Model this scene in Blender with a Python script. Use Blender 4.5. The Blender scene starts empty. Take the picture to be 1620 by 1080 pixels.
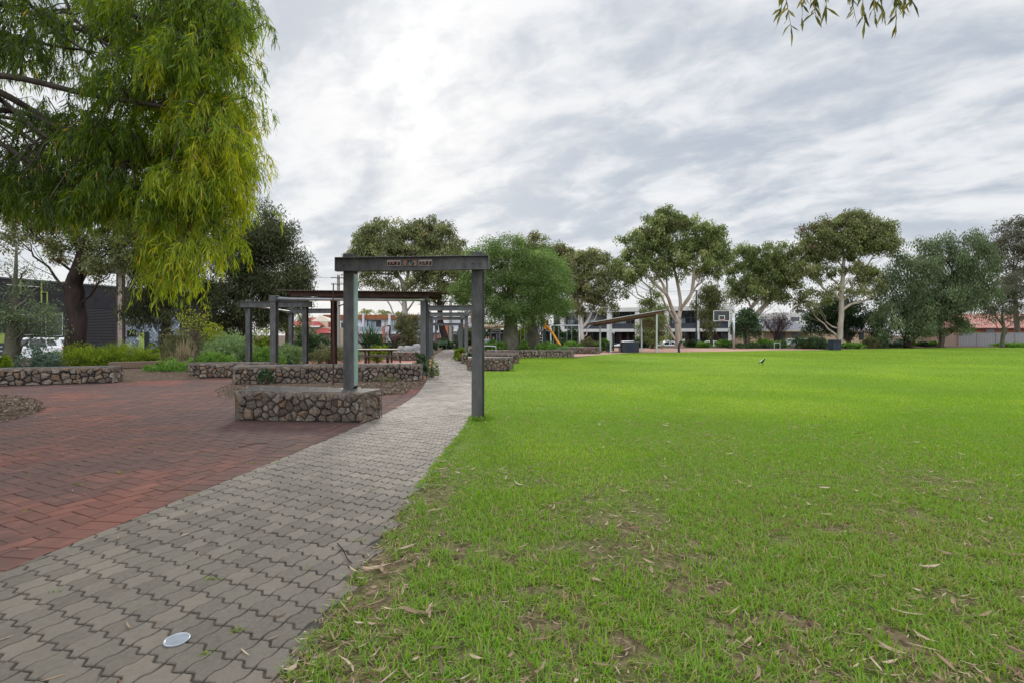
import bpy, bmesh, math, random
import numpy as np
from mathutils import Vector, Matrix
S = bpy.context.scene
COL = S.collection
R = math.radians
rnd = random.Random(7)
NR = np.random.default_rng(11)
# ------------------------------------------------------------------ camera, sky, sun, exposure
H, F, HOR = 1.5, 810.0, 530.0          # eye height, focal length in photo pixels, horizon row
def P(px, py, d):
    return Vector(((px - 810) / F * d, d, H + (HOR - py) / F * d))
def G(px, py):
    d = F * H / (py - HOR)
    return Vector(((px - 810) / F * d, d, 0))
def GX(px, d):
    return Vector(((px - 810) / F * d, d, 0))
cam = bpy.data.cameras.new('camera'); camo = bpy.data.objects.new('camera', cam); COL.objects.link(camo)
cam.lens = 18; cam.sensor_width = 36; cam.shift_y = -10 / 1620; cam.clip_start = .05; cam.clip_end = 3000
camo.location = (0, 0, H); camo.rotation_euler = (R(90), 0, 0)
S.camera = camo
SUN_AZ, SUN_EL = -10.5, 27.0            # degrees: left of straight ahead, above horizon
sd = Vector((math.sin(R(SUN_AZ)) * math.cos(R(SUN_EL)), math.cos(R(SUN_AZ)) * math.cos(R(SUN_EL)), math.sin(R(SUN_EL))))
w = bpy.data.worlds.new('World'); S.world = w; w.use_nodes = True
nt = w.node_tree; nt.nodes.clear()
def N(t, **k):
    n = nt.nodes.new(t)
    for a, b in k.items():
        if a == 'ins':
            for i, v in b.items(): n.inputs[i].default_value = v
        else: setattr(n, a, b)
    return n
def L(a, b): nt.links.new(a, b)
def M(op, a, b=None, clamp=False):
    n = N('ShaderNodeMath', operation=op, use_clamp=clamp)
    for i, v in enumerate((a, b)):
        if v is None: continue
        if isinstance(v, (int, float)): n.inputs[i].default_value = v
        else: L(v, n.inputs[i])
    return n.outputs[0]
def MIXC(f, a, b):
    n = N('ShaderNodeMix', data_type='RGBA')
    for s, v in ((0, f), (6, a), (7, b)):
        if isinstance(v, (int, float)): n.inputs[s].default_value = v
        elif isinstance(v, (tuple, list)): n.inputs[s].default_value = (*v[:3], 1)
        else: L(v, n.inputs[s])
    return n.outputs[2]
def MR(v, a, b, c, d, smooth=False):
    n = N('ShaderNodeMapRange', interpolation_type='SMOOTHSTEP' if smooth else 'LINEAR')
    L(v, n.inputs[0])
    for i, x in enumerate((a, b, c, d)): n.inputs[i + 1].default_value = x
    return n.outputs[0]
tc = N('ShaderNodeTexCoord'); sep = N('ShaderNodeSeparateXYZ'); L(tc.outputs['Generated'], sep.inputs[0])
zc = M('ADD', M('MAXIMUM', sep.outputs[2], 0.0), 0.27)
cx = M('DIVIDE', sep.outputs[0], zc); cy = M('DIVIDE', sep.outputs[1], zc)
cmb = N('ShaderNodeCombineXYZ'); L(cx, cmb.inputs[0]); L(cy, cmb.inputs[1])
def cloud(rot, sx, sy, scale, det, rough, dist, off=0):
    mp = N('ShaderNodeMapping', vector_type='TEXTURE'); L(cmb.outputs[0], mp.inputs[0])
    mp.inputs['Rotation'].default_value = (0, 0, R(rot)); mp.inputs['Scale'].default_value = (1 / sx, 1 / sy, 1); mp.inputs['Location'].default_value = (off, off * .7, off)
    n = N('ShaderNodeTexNoise', ins={'Scale': scale, 'Detail': det, 'Roughness': rough, 'Distortion': dist}); L(mp.outputs[0], n.inputs['Vector'])
    return n.outputs['Fac']
big = cloud(-38, .75, 1.35, 1.6, 6, .55, .6, 3.1)
str_ = cloud(-40, .85, 1.4, 3.0, 7, .56, .6, 1.7)
fine = cloud(-30, .95, 1.25, 8.0, 6, .58, .35, 5.3)
den = M('ADD', M('ADD', M('MULTIPLY', big, .46), M('MULTIPLY', str_, .30)), M('MULTIPLY', fine, .24))
ccol = MIXC(MR(den, .40, .585, 0, 1, True), (.46, .51, .58), (.80, .808, .822))
# brighter veil round the hidden sun, whiter towards the horizon
dp = N('ShaderNodeVectorMath', operation='DOT_PRODUCT'); L(tc.outputs['Generated'], dp.inputs[0]); dp.inputs[1].default_value = sd
glow = M('POWER', M('MAXIMUM', dp.outputs['Value'], 0.0), 22.0)
glow2 = M('POWER', M('MAXIMUM', dp.outputs['Value'], 0.0), 300.0)
ccol = MIXC(M('MULTIPLY', glow, .20), ccol, (.98, .98, .97))
ccol = MIXC(M('MULTIPLY', glow2, MR(den, .40, .56, .12, .95)), ccol, (1.2, 1.19, 1.16))
ccol = MIXC(MR(sep.outputs[2], .0, .20, .7, 0.0, True), ccol, (.80, .805, .82))
zen = MR(sep.outputs[2], .5, .95, 1.0, 2.5, True)
back = MR(sep.outputs[1], .25, -.6, 1.0, 2.1, True)
vm = N('ShaderNodeVectorMath', operation='SCALE'); L(ccol, vm.inputs[0]); L(M('MULTIPLY', zen, back), vm.inputs['Scale'])
sky = N('ShaderNodeTexSky', sky_type='NISHITA', sun_disc=False, sun_elevation=R(SUN_EL), sun_rotation=R(SUN_AZ))
bg1 = N('ShaderNodeBackground', ins={'Strength': .09}); L(sky.outputs[0], bg1.inputs[0])
bg2 = N('ShaderNodeBackground', ins={'Strength': .88}); L(vm.outputs[0], bg2.inputs[0])
mx = N('ShaderNodeMixShader', ins={0: .94}); L(bg1.outputs[0], mx.inputs[1]); L(bg2.outputs[0], mx.inputs[2])
wo = N('ShaderNodeOutputWorld'); L(mx.outputs[0], wo.inputs[0])
sun = bpy.data.lights.new('sun', 'SUN'); sun.energy = 1.5; sun.angle = R(12); sun.color = (1, .95, .86)
so = bpy.data.objects.new('sun', sun); COL.objects.link(so); so.rotation_euler = (-sd).to_track_quat('-Z', 'Y').to_euler()
S.view_settings.view_transform = 'Standard'; S.view_settings.look = 'None'; S.view_settings.gamma = 1
S.view_settings.exposure = 0.33
S.cycles.max_bounces = 6; S.cycles.transparent_max_bounces = 6; S.cycles.diffuse_bounces = 3

# ------------------------------------------------------------------ materials
MATS = {}
def newmat(name):
    global nt
    m = bpy.data.materials.new(name); m.use_nodes = True; nt = m.node_tree; nt.nodes.clear()
    MATS[name] = m
    return m
def bsdf_out(col, rough=.7, metal=0., bump=None, bstr=.3, bdist=.01, spec=.2, trans=0.):
    b = N('ShaderNodeBsdfPrincipled')
    for s, v in (('Base Color', col), ('Roughness', rough)):
        if isinstance(v, (int, float)): b.inputs[s].default_value = v
        elif isinstance(v, (tuple, list)): b.inputs[s].default_value = (*v[:3], 1)
        else: L(v, b.inputs[s])
    b.inputs['Metallic'].default_value = metal; b.inputs['Specular IOR Level'].default_value = spec
    if bump is not None:
        n = N('ShaderNodeBump', ins={'Strength': bstr, 'Distance': bdist}); L(bump, n.inputs['Height']); L(n.outputs[0], b.inputs['Normal'])
    o = N('ShaderNodeOutputMaterial'); L(b.outputs[0], o.inputs[0])
    return b
def noise(scale, det=5, rough=.6, dist=0., vec=None, mapping=None, coord='Object'):
    n = N('ShaderNodeTexNoise', ins={'Scale': scale, 'Detail': det, 'Roughness': rough, 'Distortion': dist})
    if vec is None:
        t = N('ShaderNodeTexCoord'); vec = t.outputs[coord]
    if mapping:
        mp = N('ShaderNodeMapping'); mp.inputs['Scale'].default_value = mapping; L(vec, mp.inputs[0]); vec = mp.outputs[0]
    L(vec, n.inputs['Vector']); return n.outputs['Fac']
def attr(name): return N('ShaderNodeAttribute', attribute_name=name).outputs['Fac']
def ramp(f, stops):
    n = N('ShaderNodeValToRGB'); e = n.color_ramp.elements
    while len(e) < len(stops): e.new(.5)
    for x, (p, c) in zip(e, stops): x.position = p; x.color = (*c, 1)
    L(f, n.inputs[0]); return n.outputs[0]
def simple(name, c1, c2=None, scale=6, rough=.7, metal=0., bump=0., bscale=40, spec=.2, lo=.35, hi=.65, mapping=None, roughvar=0):
    m = newmat(name)
    if c2 is None: c2 = tuple(x * .8 for x in c1)
    f = MR(noise(scale, mapping=mapping), lo, hi, 0, 1)
    col = MIXC(f, c1, c2)
    bsdf_out(col, rough if not roughvar else MR(f, 0, 1, rough - roughvar, rough + roughvar), metal, noise(bscale) if bump else None, bump, .02, spec)
    return m
def leafmat(name, stops, trans=.35, gloss=.05, rough=.45):
    gloss *= .3
    m = newmat(name)
    c = ramp(attr('tint'), stops)
    d = N('ShaderNodeBsdfDiffuse'); L(c, d.inputs[0])
    t = N('ShaderNodeBsdfTranslucent')
    hs = N('ShaderNodeHueSaturation', ins={'Saturation': 1.1, 'Value': 1.25, 'Hue': .49}); L(c, hs.inputs['Color']); L(hs.outputs[0], t.inputs[0])
    a = N('ShaderNodeMixShader', ins={0: trans}); L(d.outputs[0], a.inputs[1]); L(t.outputs[0], a.inputs[2])
    g = N('ShaderNodeBsdfGlossy', ins={'Roughness': rough}); g.inputs[0].default_value = (.9, .95, .9, 1)
    b = N('ShaderNodeMixShader', ins={0: gloss}); L(a.outputs[0], b.inputs[1]); L(g.outputs[0], b.inputs[2])
    o = N('ShaderNodeOutputMaterial'); L(b.outputs[0], o.inputs[0])
    return m

# ------------------------------------------------------------------ object helpers
def tag(o, label=None, cat=None, group=None, kind=None):
    if label: o['label'] = label
    if cat: o['category'] = cat
    if group: o['group'] = group
    if kind: o['kind'] = kind
    return o
def thing(name, label, cat, loc=(0, 0, 0), rz=0., group=None):
    o = bpy.data.objects.new(name, None); COL.objects.link(o); o.location = loc; o.rotation_euler = (0, 0, rz); o.empty_display_size = .2
    return tag(o, label, cat, group)
def link(name, me, mat, parent=None, loc=None):
    o = bpy.data.objects.new(name, me); COL.objects.link(o)
    for m in (mat if isinstance(mat, (list, tuple)) else [mat]): me.materials.append(m)
    if parent: o.parent = parent
    if loc is not None: o.location = loc
    return o
def npmesh(name, V, loops, starts, smooth=False, tint=None, tname='tint'):
    me = bpy.data.meshes.new(name)
    V = np.ascontiguousarray(V, dtype=np.float32); loops = np.ascontiguousarray(loops, dtype=np.int32); starts = np.ascontiguousarray(starts, dtype=np.int32)
    me.vertices.add(len(V)); me.vertices.foreach_set('co', V.ravel())
    me.loops.add(len(loops)); me.loops.foreach_set('vertex_index', loops)
    me.polygons.add(len(starts)); me.polygons.foreach_set('loop_start', starts)
    me.polygons.foreach_set('use_smooth', np.full(len(starts), smooth, dtype=bool))
    me.update(calc_edges=True)
    if tint is not None:
        a = me.attributes.new(tname, 'FLOAT', 'FACE'); a.data.foreach_set('value', np.ascontiguousarray(tint, dtype=np.float32))
    return me
def fan_mesh(name, groups, **k):
    """groups: list of (V array, list of faces, tint)"""
    V, lo, st, ti = [], [], [], []; off = 0; n = 0
    for v, fs, t in groups:
        V.append(np.asarray(v, dtype=np.float32))
        for f in fs:
            st.append(n); lo.extend(i + off for i in f); n += len(f); ti.append(t)
        off += len(v)
    return npmesh(name, np.concatenate(V), np.array(lo), np.array(st), tint=np.array(ti), **k)
class MB:
    def __init__(s): s.v = []; s.f = []; s.mi = []; s.cur = 0
    def add(s, v, f):
        o = len(s.v); s.v += [tuple(x) for x in v]; s.f += [tuple(i + o for i in q) for q in f]; s.mi += [s.cur] * len(f); return s
    def box(s, c, size, rz=0., rx=0., ry=0.):
        hx, hy, hz = (q / 2 for q in size)
        m = Matrix.Translation(c) @ Matrix.Rotation(rz, 4, 'Z') @ Matrix.Rotation(ry, 4, 'Y') @ Matrix.Rotation(rx, 4, 'X')
        v = [m @ Vector((x, y, z)) for x in (-hx, hx) for y in (-hy, hy) for z in (-hz, hz)]
        return s.add(v, [(0, 1, 3, 2), (4, 6, 7, 5), (0, 4, 5, 1), (2, 3, 7, 6), (0, 2, 6, 4), (1, 5, 7, 3)])
    def bar(s, a, b, wd, ht, up=(0, 0, 1)):
        a, b = Vector(a), Vector(b); x = (b - a); ln = x.length; x.normalize(); y = Vector(up).cross(x)
        if y.length < 1e-4: y = Vector((0, 1, 0)).cross(x)
        y.normalize(); z = x.cross(y); v = []
        for p in (a, b):
            for sy, sz in ((-1, -1), (1, -1), (1, 1), (-1, 1)): v.append(p + y * sy * wd / 2 + z * sz * ht / 2)
        return s.add(v, [(3, 2, 1, 0), (4, 5, 6, 7), (0, 1, 5, 4), (1, 2, 6, 5), (2, 3, 7, 6), (3, 0, 4, 7)])
    def tube(s, pts, rad, n=6, cap=True):
        pts = [Vector(p) for p in pts]
        if isinstance(rad, (int, float)): rad = [rad] * len(pts)
        v = []; up = None
        for i, p in enumerate(pts):
            t = (pts[min(i + 1, len(pts) - 1)] - pts[max(i - 1, 0)]).normalized()
            if up is None: up = t.orthogonal().normalized()
            up = (up - t * up.dot(t));
            if up.length < 1e-5: up = t.orthogonal()
            up.normalize(); sd_ = t.cross(up)
            for k in range(n):
                a = 2 * math.pi * k / n; v.append(p + (up * math.cos(a) + sd_ * math.sin(a)) * rad[i])
        f = [(i * n + k, i * n + (k + 1) % n, (i + 1) * n + (k + 1) % n, (i + 1) * n + k) for i in range(len(pts) - 1) for k in range(n)]
        if cap: f += [tuple(reversed(range(n))), tuple(range((len(pts) - 1) * n, len(pts) * n))]
        return s.add(v, f)
    def prism(s, poly, z0, z1):
        n = len(poly); v = [(x, y, z0) for x, y in poly] + [(x, y, z1) for x, y in poly]
        return s.add(v, [tuple(reversed(range(n))), tuple(range(n, 2 * n))] + [(i, (i + 1) % n, n + (i + 1) % n, n + i) for i in range(n)])
    def extr(s, poly, a, b, ax='y'):
        """poly of (x,z), extruded along y from a to b (or of (y,z) along x)"""
        n = len(poly)
        mk = (lambda p, q: (p[0], q, p[1])) if ax == 'y' else (lambda p, q: (q, p[0], p[1]))
        v = [mk(p, a) for p in poly] + [mk(p, b) for p in poly]
        return s.add(v, [tuple(range(n)), tuple(reversed(range(n, 2 * n)))] + [(i, n + i, n + (i + 1) % n, (i + 1) % n) for i in range(n)])
    def lathe(s, prof, c=(0, 0, 0), n=12, ax='z'):
        v = []
        for r, z in prof:
            for k in range(n):
                a = 2 * math.pi * k / n; q = (r * math.cos(a), r * math.sin(a), z)
                if ax == 'y': q = (q[0], q[2], q[1])
                if ax == 'x': q = (q[2], q[0], q[1])
                v.append((c[0] + q[0], c[1] + q[1], c[2] + q[2]))
        m = len(prof)
        f = [(i * n + k, i * n + (k + 1) % n, (i + 1) * n + (k + 1) % n, (i + 1) * n + k) for i in range(m - 1) for k in range(n)]
        f += [tuple(reversed(range(n))), tuple(range((m - 1) * n, m * n))]
        return s.add(v, f)
    def sub(s, o):
        s.v = [tuple(Vector(q) - Vector(o)) for q in s.v]; return s
    def build(s, name, mat, parent=None, loc=None, smooth=False, bevel=0.):
        me = bpy.data.meshes.new(name); me.from_pydata(s.v, [], s.f)
        bm = bmesh.new(); bm.from_mesh(me); bmesh.ops.recalc_face_normals(bm, faces=bm.faces); bm.to_mesh(me); bm.free()
        o = link(name, me, mat, parent, loc)
        me.polygons.foreach_set('material_index', s.mi)
        if smooth: me.polygons.foreach_set('use_smooth', [True] * len(me.polygons))
        if bevel:
            b = o.modifiers.new('bevel', 'BEVEL'); b.width = bevel; b.segments = 2; b.limit_method = 'ANGLE'
        return o
def dup(root, loc=None, rz=None, label=None):
    r = root.copy(); COL.objects.link(r)
    if loc is not None: r.location = loc
    if rz is not None: r.rotation_euler = (0, 0, rz)
    if label: r['label'] = label
    for ch in list(root.children):
        c = ch.copy(); COL.objects.link(c); c.parent = r
        for g in list(ch.children):
            e = g.copy(); COL.objects.link(e); e.parent = c
    return r
def text(body, size, mat, name, parent, loc, rot, align='CENTER', depth=.004):
    cu = bpy.data.curves.new(name, 'FONT'); cu.body = body; cu.size = size; cu.align_x = align; cu.align_y = 'CENTER'; cu.extrude = depth
    t = bpy.data.objects.new('tmp', cu); COL.objects.link(t); bpy.context.view_layer.update()
    me = bpy.data.meshes.new_from_object(t.evaluated_get(bpy.context.evaluated_depsgraph_get())); bpy.data.objects.remove(t)
    me.materials.clear(); o = link(name, me, mat, parent, loc); o.rotation_euler = rot; return o
def vnoise(x, y, seed=0, octv=3):
    """smooth 2-D value noise, 0..1"""
    out = np.zeros_like(x, dtype=float); amp = .5; tot = 0; g = np.random.default_rng(seed).random((64, 64))
    for o in range(octv):
        xi = np.floor(x).astype(int); yi = np.floor(y).astype(int); fx = x - xi; fy = y - yi
        fx = fx * fx * (3 - 2 * fx); fy = fy * fy * (3 - 2 * fy)
        q = lambda i, j: g[(xi + i) % 64, (yi + j) % 64]
        out += amp * ((q(0, 0) * (1 - fx) + q(1, 0) * fx) * (1 - fy) + (q(0, 1) * (1 - fx) + q(1, 1) * fx) * fy)
        tot += amp; amp *= .5; x = x * 2.03 + 17.3; y = y * 2.03 + 9.1
    return out / tot
def unit(a): return a / np.maximum(np.linalg.norm(a, axis=1, keepdims=True), 1e-9)
def leaf_mesh(name, c, ax, ln, wd, tint, two=False, droop=.25):
    """one small leaf blade per row; two=True bends each leaf in the middle"""
    n = len(c); ax = unit(ax); s = unit(np.cross(ax, NR.normal(size=(n, 3)))); ln = ln[:, None]; wd = wd[:, None] * .5
    if not two:
        m = c + ax * ln * .45
        V = np.stack([c, m + s * wd, c + ax * ln, m - s * wd], 1).reshape(-1, 3)
        return npmesh(name, V, np.arange(4 * n), np.arange(n) * 4, tint=tint)
    m = c + ax * ln * .5; a2 = unit(ax + np.array([0, 0, -droop]) + .25 * unit(np.cross(ax, s)) * NR.choice([-1, 1], size=(n, 1)))
    e = m + a2 * ln * .5
    V = np.stack([c - s * wd * .3, c + s * wd * .3, m + s * wd, m - s * wd, e + s * wd * .1, e - s * wd * .1], 1).reshape(-1, 3)
    b = (np.arange(n) * 6)[:, None]
    lo = np.concatenate([b + np.array([0, 1, 2, 3]), b + np.array([3, 2, 4, 5])], 1).ravel()
    return npmesh(name, V, lo, np.arange(2 * n) * 4, tint=np.repeat(tint, 2))
# ------------------------------------------------------------------ setting: ground, lawn, paving
def gz(x, y):
    s = lambda a, b, v: np.clip((v - a) / (b - a), 0, 1) ** 2 * (3 - 2 * np.clip((v - a) / (b - a), 0, 1))
    return -.03 - .85 * s(63, 76, y) * s(0, 8, x) * (1 - s(40, 50, x))
m = newmat('soil'); v_ = noise(9, 8, .7); bsdf_out(ramp(v_, [(.3, (.035, .024, .016)), (.5, (.085, .06, .042)), (.7, (.16, .12, .09))]), .95, 0, noise(60), .6, .03, .1)
xs = np.concatenate([np.linspace(-900, -60, 15), np.linspace(-52, 72, 63), np.linspace(90, 900, 15)]); ys = np.concatenate([np.linspace(-300, -10, 8), np.linspace(0, 120, 61), np.linspace(140, 1500, 14)])
X, Y = np.meshgrid(xs, ys); V = np.stack([X, Y, gz(X, Y)], -1).reshape(-1, 3); nx = len(xs)
q = np.array([[j * nx + i, j * nx + i + 1, (j + 1) * nx + i + 1, (j + 1) * nx + i] for j in range(len(ys) - 1) for i in range(nx - 1)])
tag(link('ground', npmesh('ground', V, q.ravel(), np.arange(len(q)) * 4, True), MATS['soil']), kind='structure')
RD = np.array([(-8, -1.1), (1.2, -1.05), (2.2, -1.04), (3.28, -1.01), (5.06, -.97), (6.23, -.92), (8.56, -.79), (11, -.74), (14, -.86), (17, -1.12), (21.7, -1.66), (28.3, -2.75), (38, -4.27), (48.6, -5.5), (58, -6.1)])
LD = np.array([(-8, -3.9), (1.2, -3.6), (2, -3.45), (3.23, -3.23), (4.09, -3.13), (5.65, -2.91), (7.84, -2.61), (9.67, -2.45), (11, -2.39), (13, -2.42), (15, -2.61), (17.1, -2.85), (20.9, -3.45), (25.9, -3.95), (38, -5.8), (48.6, -6.7), (58, -7.3)])
def spl(T, d):
    """smooth interpolation through the table"""
    d = np.asarray(d, dtype=float); k = np.array([-.6, -.3, 0, .3, .6]); return np.mean([np.interp(d + a, T[:, 0], T[:, 1]) for a in k], axis=0)
RX = lambda d: spl(RD, d)
LX = lambda d: spl(LD, d)
def sheet(name, poly, z, mat, kind='structure'):
    mb = MB(); mb.add([(x, y, z) for x, y in poly], [tuple(range(len(poly)))])
    o = mb.build(name, mat); bm = bmesh.new(); bm.from_mesh(o.data); bmesh.ops.triangulate(bm, faces=bm.faces)
    for f in bm.faces:
        if f.normal.z < 0: f.normal_flip()
    bm.to_mesh(o.data); bm.free(); return tag(o, kind=kind)
FARL = [(748, 21.6), (806, 21.6), (812, 27), (820, 33.5), (908, 33.7), (950, 40), (1000, 44), (1080, 46), (1130, 47.6), (1230, 51.7), (1310, 53), (1400, 58), (1500, 62), (1620, 64), (1900, 66)]
lawn_poly = [(float(RX(d)), d) for d in np.linspace(-8, 21.6, 40)] + [(GX(p, d).x, d) for p, d in FARL] + [(95, 60), (95, -8)]
m = newmat('lawn'); tcx = N('ShaderNodeTexCoord').outputs['Object']
sepy = N('ShaderNodeSeparateXYZ'); L(tcx, sepy.inputs[0])
a1 = noise(1.1, 7, .65, .3); a2 = noise(22, 6, .7); a3 = noise(.22, 4, .6)
base = MIXC(MR(a2, .3, .7, 0, 1), (.078, .14, .010), (.155, .25, .016))
base = MIXC(MR(a3, .38, .66, 0, .8), base, (.17, .25, .022))
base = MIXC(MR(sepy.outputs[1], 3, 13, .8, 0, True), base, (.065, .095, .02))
dry = M('MULTIPLY', MR(a1, .38, .58, .25, 1, True), MR(sepy.outputs[1], 3, 7.5, 1, .0, True))
base = MIXC(dry, base, MIXC(MR(a2, .4, .6, 0, 1), (.06, .045, .026), (.19, .145, .085)))
bsdf_out(base, .9, 0, a2, .8, .03, .1)
sheet('lawn', lawn_poly, -.012, MATS['lawn'])
# path bed and grey interlocking pavers
simple('joint_sand', (.07, .062, .05), (.045, .04, .034), 14, .95, bump=.5)
ds = np.linspace(-8, 58, 120)
sheet('path_bed', [(float(RX(d)) + .03, d) for d in ds] + [(float(LX(d)) - .0, d) for d in ds[::-1]], -.009, MATS['joint_sand'])
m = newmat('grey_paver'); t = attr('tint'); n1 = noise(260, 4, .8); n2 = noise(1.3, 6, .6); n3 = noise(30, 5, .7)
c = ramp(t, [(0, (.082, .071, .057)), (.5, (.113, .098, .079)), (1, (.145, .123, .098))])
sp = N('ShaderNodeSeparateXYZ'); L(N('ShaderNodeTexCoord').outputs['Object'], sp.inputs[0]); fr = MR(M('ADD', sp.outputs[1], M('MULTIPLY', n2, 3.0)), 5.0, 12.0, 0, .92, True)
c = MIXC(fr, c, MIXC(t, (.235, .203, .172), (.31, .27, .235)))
c = MIXC(MR(n2, .40, .66, 0, .5), c, (.066, .057, .047))
c = MIXC(MR(n3, .35, .7, 0, .3), c, (.20, .18, .15))
c = MIXC(MR(n1, .62, .70, 0, .85), c, (.42, .40, .36))
c = MIXC(MR(n1, .30, .40, .7, 0), c, (.035, .032, .028))
bsdf_out(c, .75, 0, n1, .5, .004, .22)
u_ = np.array([.127, -.064]); v_ = np.array([.049, .154])
def zig(n=7):
    s = np.array([-.5, -.34, -.21, -.155, -.10, 0, .10, .155, .21, .34, .5]); a = np.array([0, .0085, .0155, .017, .013, 0, -.013, -.017, -.0155, -.0085, 0]); return s, a
def wav():
    s = np.array([.2, .4, .6, .8]); a = np.array([-.008, -.009, .009, .008]); return s, a
un = u_ / np.linalg.norm(u_); up_ = np.array([-un[1], un[0]])
zs, za = zig(); ws, wa = wav()
bot = [u_ * s + up_ * a for s, a in zip(zs, za)]
rgt = [u_ * .5 + v_ * s + un * a for s, a in zip(ws, wa)]
top = [v_ + b for b in bot[::-1]]
lft = [-u_ * .5 + v_ * s + un * a for s, a in zip(ws, wa)][::-1]
OUT = np.array(bot + rgt + top + lft); ISZ = np.array([1] * len(bot) + [0] * len(rgt) + [1] * len(top) + [0] * len(lft), dtype=bool); cen = OUT.mean(0); NO = len(OUT)
def shrink(P2, g):
    nxt = np.roll(P2, -1, 0); prv = np.roll(P2, 1, 0); tn = nxt - prv; nn = np.stack([-tn[:, 1], tn[:, 0]], 1); return P2 + nn / np.maximum(np.linalg.norm(nn, axis=1, keepdims=True), 1e-9) * g
groups = []
A = np.linalg.inv(np.stack([u_, v_], 1)); prng = random.Random(3)
for j in range(-12, 380):
    dc = 0
    for i in range(-260, 60):
        o = np.array([-2.0, 1.3]) + u_ * i + v_ * j
        if not (1.0 < o[1] < 55): continue
        xl, xr = float(np.interp(o[1], LD[:, 0], LD[:, 1])), float(np.interp(o[1], RD[:, 0], RD[:, 1]))
        if o[0] < xl - .16 or o[0] > xr + .02: continue
        far = o[1] > 16
        gp = .0045 + .002 * prng.random(); r1 = shrink(OUT, np.where(ISZ, gp, .0014)[:, None]) + o; r2 = shrink(OUT, np.where(ISZ, gp + .0045, .0048)[:, None]) + o
        for r in (r1, r2):
            r[:, 0] = np.maximum(r[:, 0], LX(r[:, 1]) + (.004 if r is r1 else .008))
        if r1[:, 0].max() - r1[:, 0].min() < .05: continue
        tz = prng.gauss(0, .0012) - (.0015 if prng.random() < .06 else 0); tx, ty = prng.gauss(0, .012), prng.gauss(0, .012)
        zz = lambda r, b: b + tz + (r[:, 0] - o[0]) * tx + (r[:, 1] - o[1]) * ty
        if far: vv = np.column_stack([r2, zz(r2, 0)]); fs = [tuple(range(NO))]
        else:
            vv = np.concatenate([np.column_stack([r1, zz(r1, -.014)]), np.column_stack([r1, zz(r1, -.005)]), np.column_stack([r2, zz(r2, 0)])])
            fs = [tuple(range(2 * NO, 3 * NO))] + [(q_ * NO + k, q_ * NO + (k + 1) % NO, (q_ + 1) * NO + (k + 1) % NO, (q_ + 1) * NO + k) for q_ in (0, 1) for k in range(NO)]
        groups.append((vv, fs, min(1, max(0, prng.gauss(.5, .33)))))
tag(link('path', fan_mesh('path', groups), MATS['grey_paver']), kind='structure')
# red plaza: joint bed, herringbone bricks, soldier course along the path, plain sheet farther off
m = newmat('brick_paver'); t = attr('tint'); n1 = noise(.33, 5, .6, .4); n2 = noise(34, 6, .75); n3 = noise(3.0, 6, .65)
c = ramp(t, [(0, (.105, .049, .040)), (.5, (.138, .060, .047)), (1, (.175, .073, .054))])
c = MIXC(MR(n1, .34, .54, 0, .85, True), c, (.076, .052, .047))
c = MIXC(MR(n3, .52, .75, 0, .4), c, (.28, .122, .092))
c = MIXC(MR(n2, .5, .8, 0, .35), c, (.07, .045, .04))
bsdf_out(c, .85, 0, n2, .5, .006, .12)
simple('brick_joint', (.12, .055, .042), (.05, .032, .028), 20, .95)
plaza = [(float(LX(d)), d) for d in np.linspace(-8, 34, 60)] + [(-7, 34), (-13, 30), (-14.5, 22), (-9.2, 19.3), (-12.4, 16.9), (-26, 11), (-40, 6), (-40, -8)]
sheet('plaza_bed', plaza, -.0135, MATS['brick_joint'])
W_ = .137; groups = []
ua = un; va = up_
def brick(o, a, b, la, lb, tint, bev=True):
    g = .003; c4 = np.array([o + a * g + b * g, o + a * (la - g) + b * g, o + a * (la - g) + b * (lb - g), o + a * g + b * (lb - g)])
    if bev is True:
        l0, l1 = float(LX(o[1] - .3)) - .297, float(LX(o[1] + .3)) - .297; tn = np.array([l1 - l0, .6]); nn = np.array([tn[1], -tn[0]]); p0 = np.array([l0, o[1] - .3]); pl = []
        dv = (c4 - p0) @ nn
        for k in range(4):
            k2 = (k + 1) % 4
            if dv[k] <= 0: pl.append(c4[k])
            if dv[k] * dv[k2] < 0: pl.append(c4[k] + (c4[k2] - c4[k]) * dv[k] / (dv[k] - dv[k2]))
        if len(pl) < 3: return
        c4 = np.array(pl)
        if np.ptp(c4[:, 0]) < .02 or np.ptp(c4[:, 1]) < .02: return
    n4 = len(c4); ce = c4.mean(0); dd = c4 - ce; i4 = ce + dd * (1 - .006 / np.maximum(np.abs(dd).max(0), .03))
    z = prng.gauss(-.002, .0012); tx, ty = prng.gauss(0, .006), prng.gauss(0, .006); zf = lambda r, b_: b_ + (r[:, 0] - ce[0]) * tx + (r[:, 1] - ce[1]) * ty
    vv = np.concatenate([np.column_stack([c4, np.full(n4, -.013)]), np.column_stack([c4, zf(c4, z - .004)]), np.column_stack([i4, zf(i4, z)])])
    groups.append((vv, [tuple(range(2 * n4, 3 * n4))] + [(q_ * n4 + k, q_ * n4 + (k + 1) % n4, (q_ + 1) * n4 + (k + 1) % n4, (q_ + 1) * n4 + k) for q_ in (0, 1) for k in range(n4)], tint))
def inplaza(x, y):
    if y < 1.5 or y > 19.2 or x < -1.12 * y - 1.2: return False
    if x > -12.4 + 0 and x < -9.2: return y < 17.3
    if x <= -12.4: return y < 16.2 + (x + 12.5) * .45
    return y < 16 if x > -8.6 else y < 18.2
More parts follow.
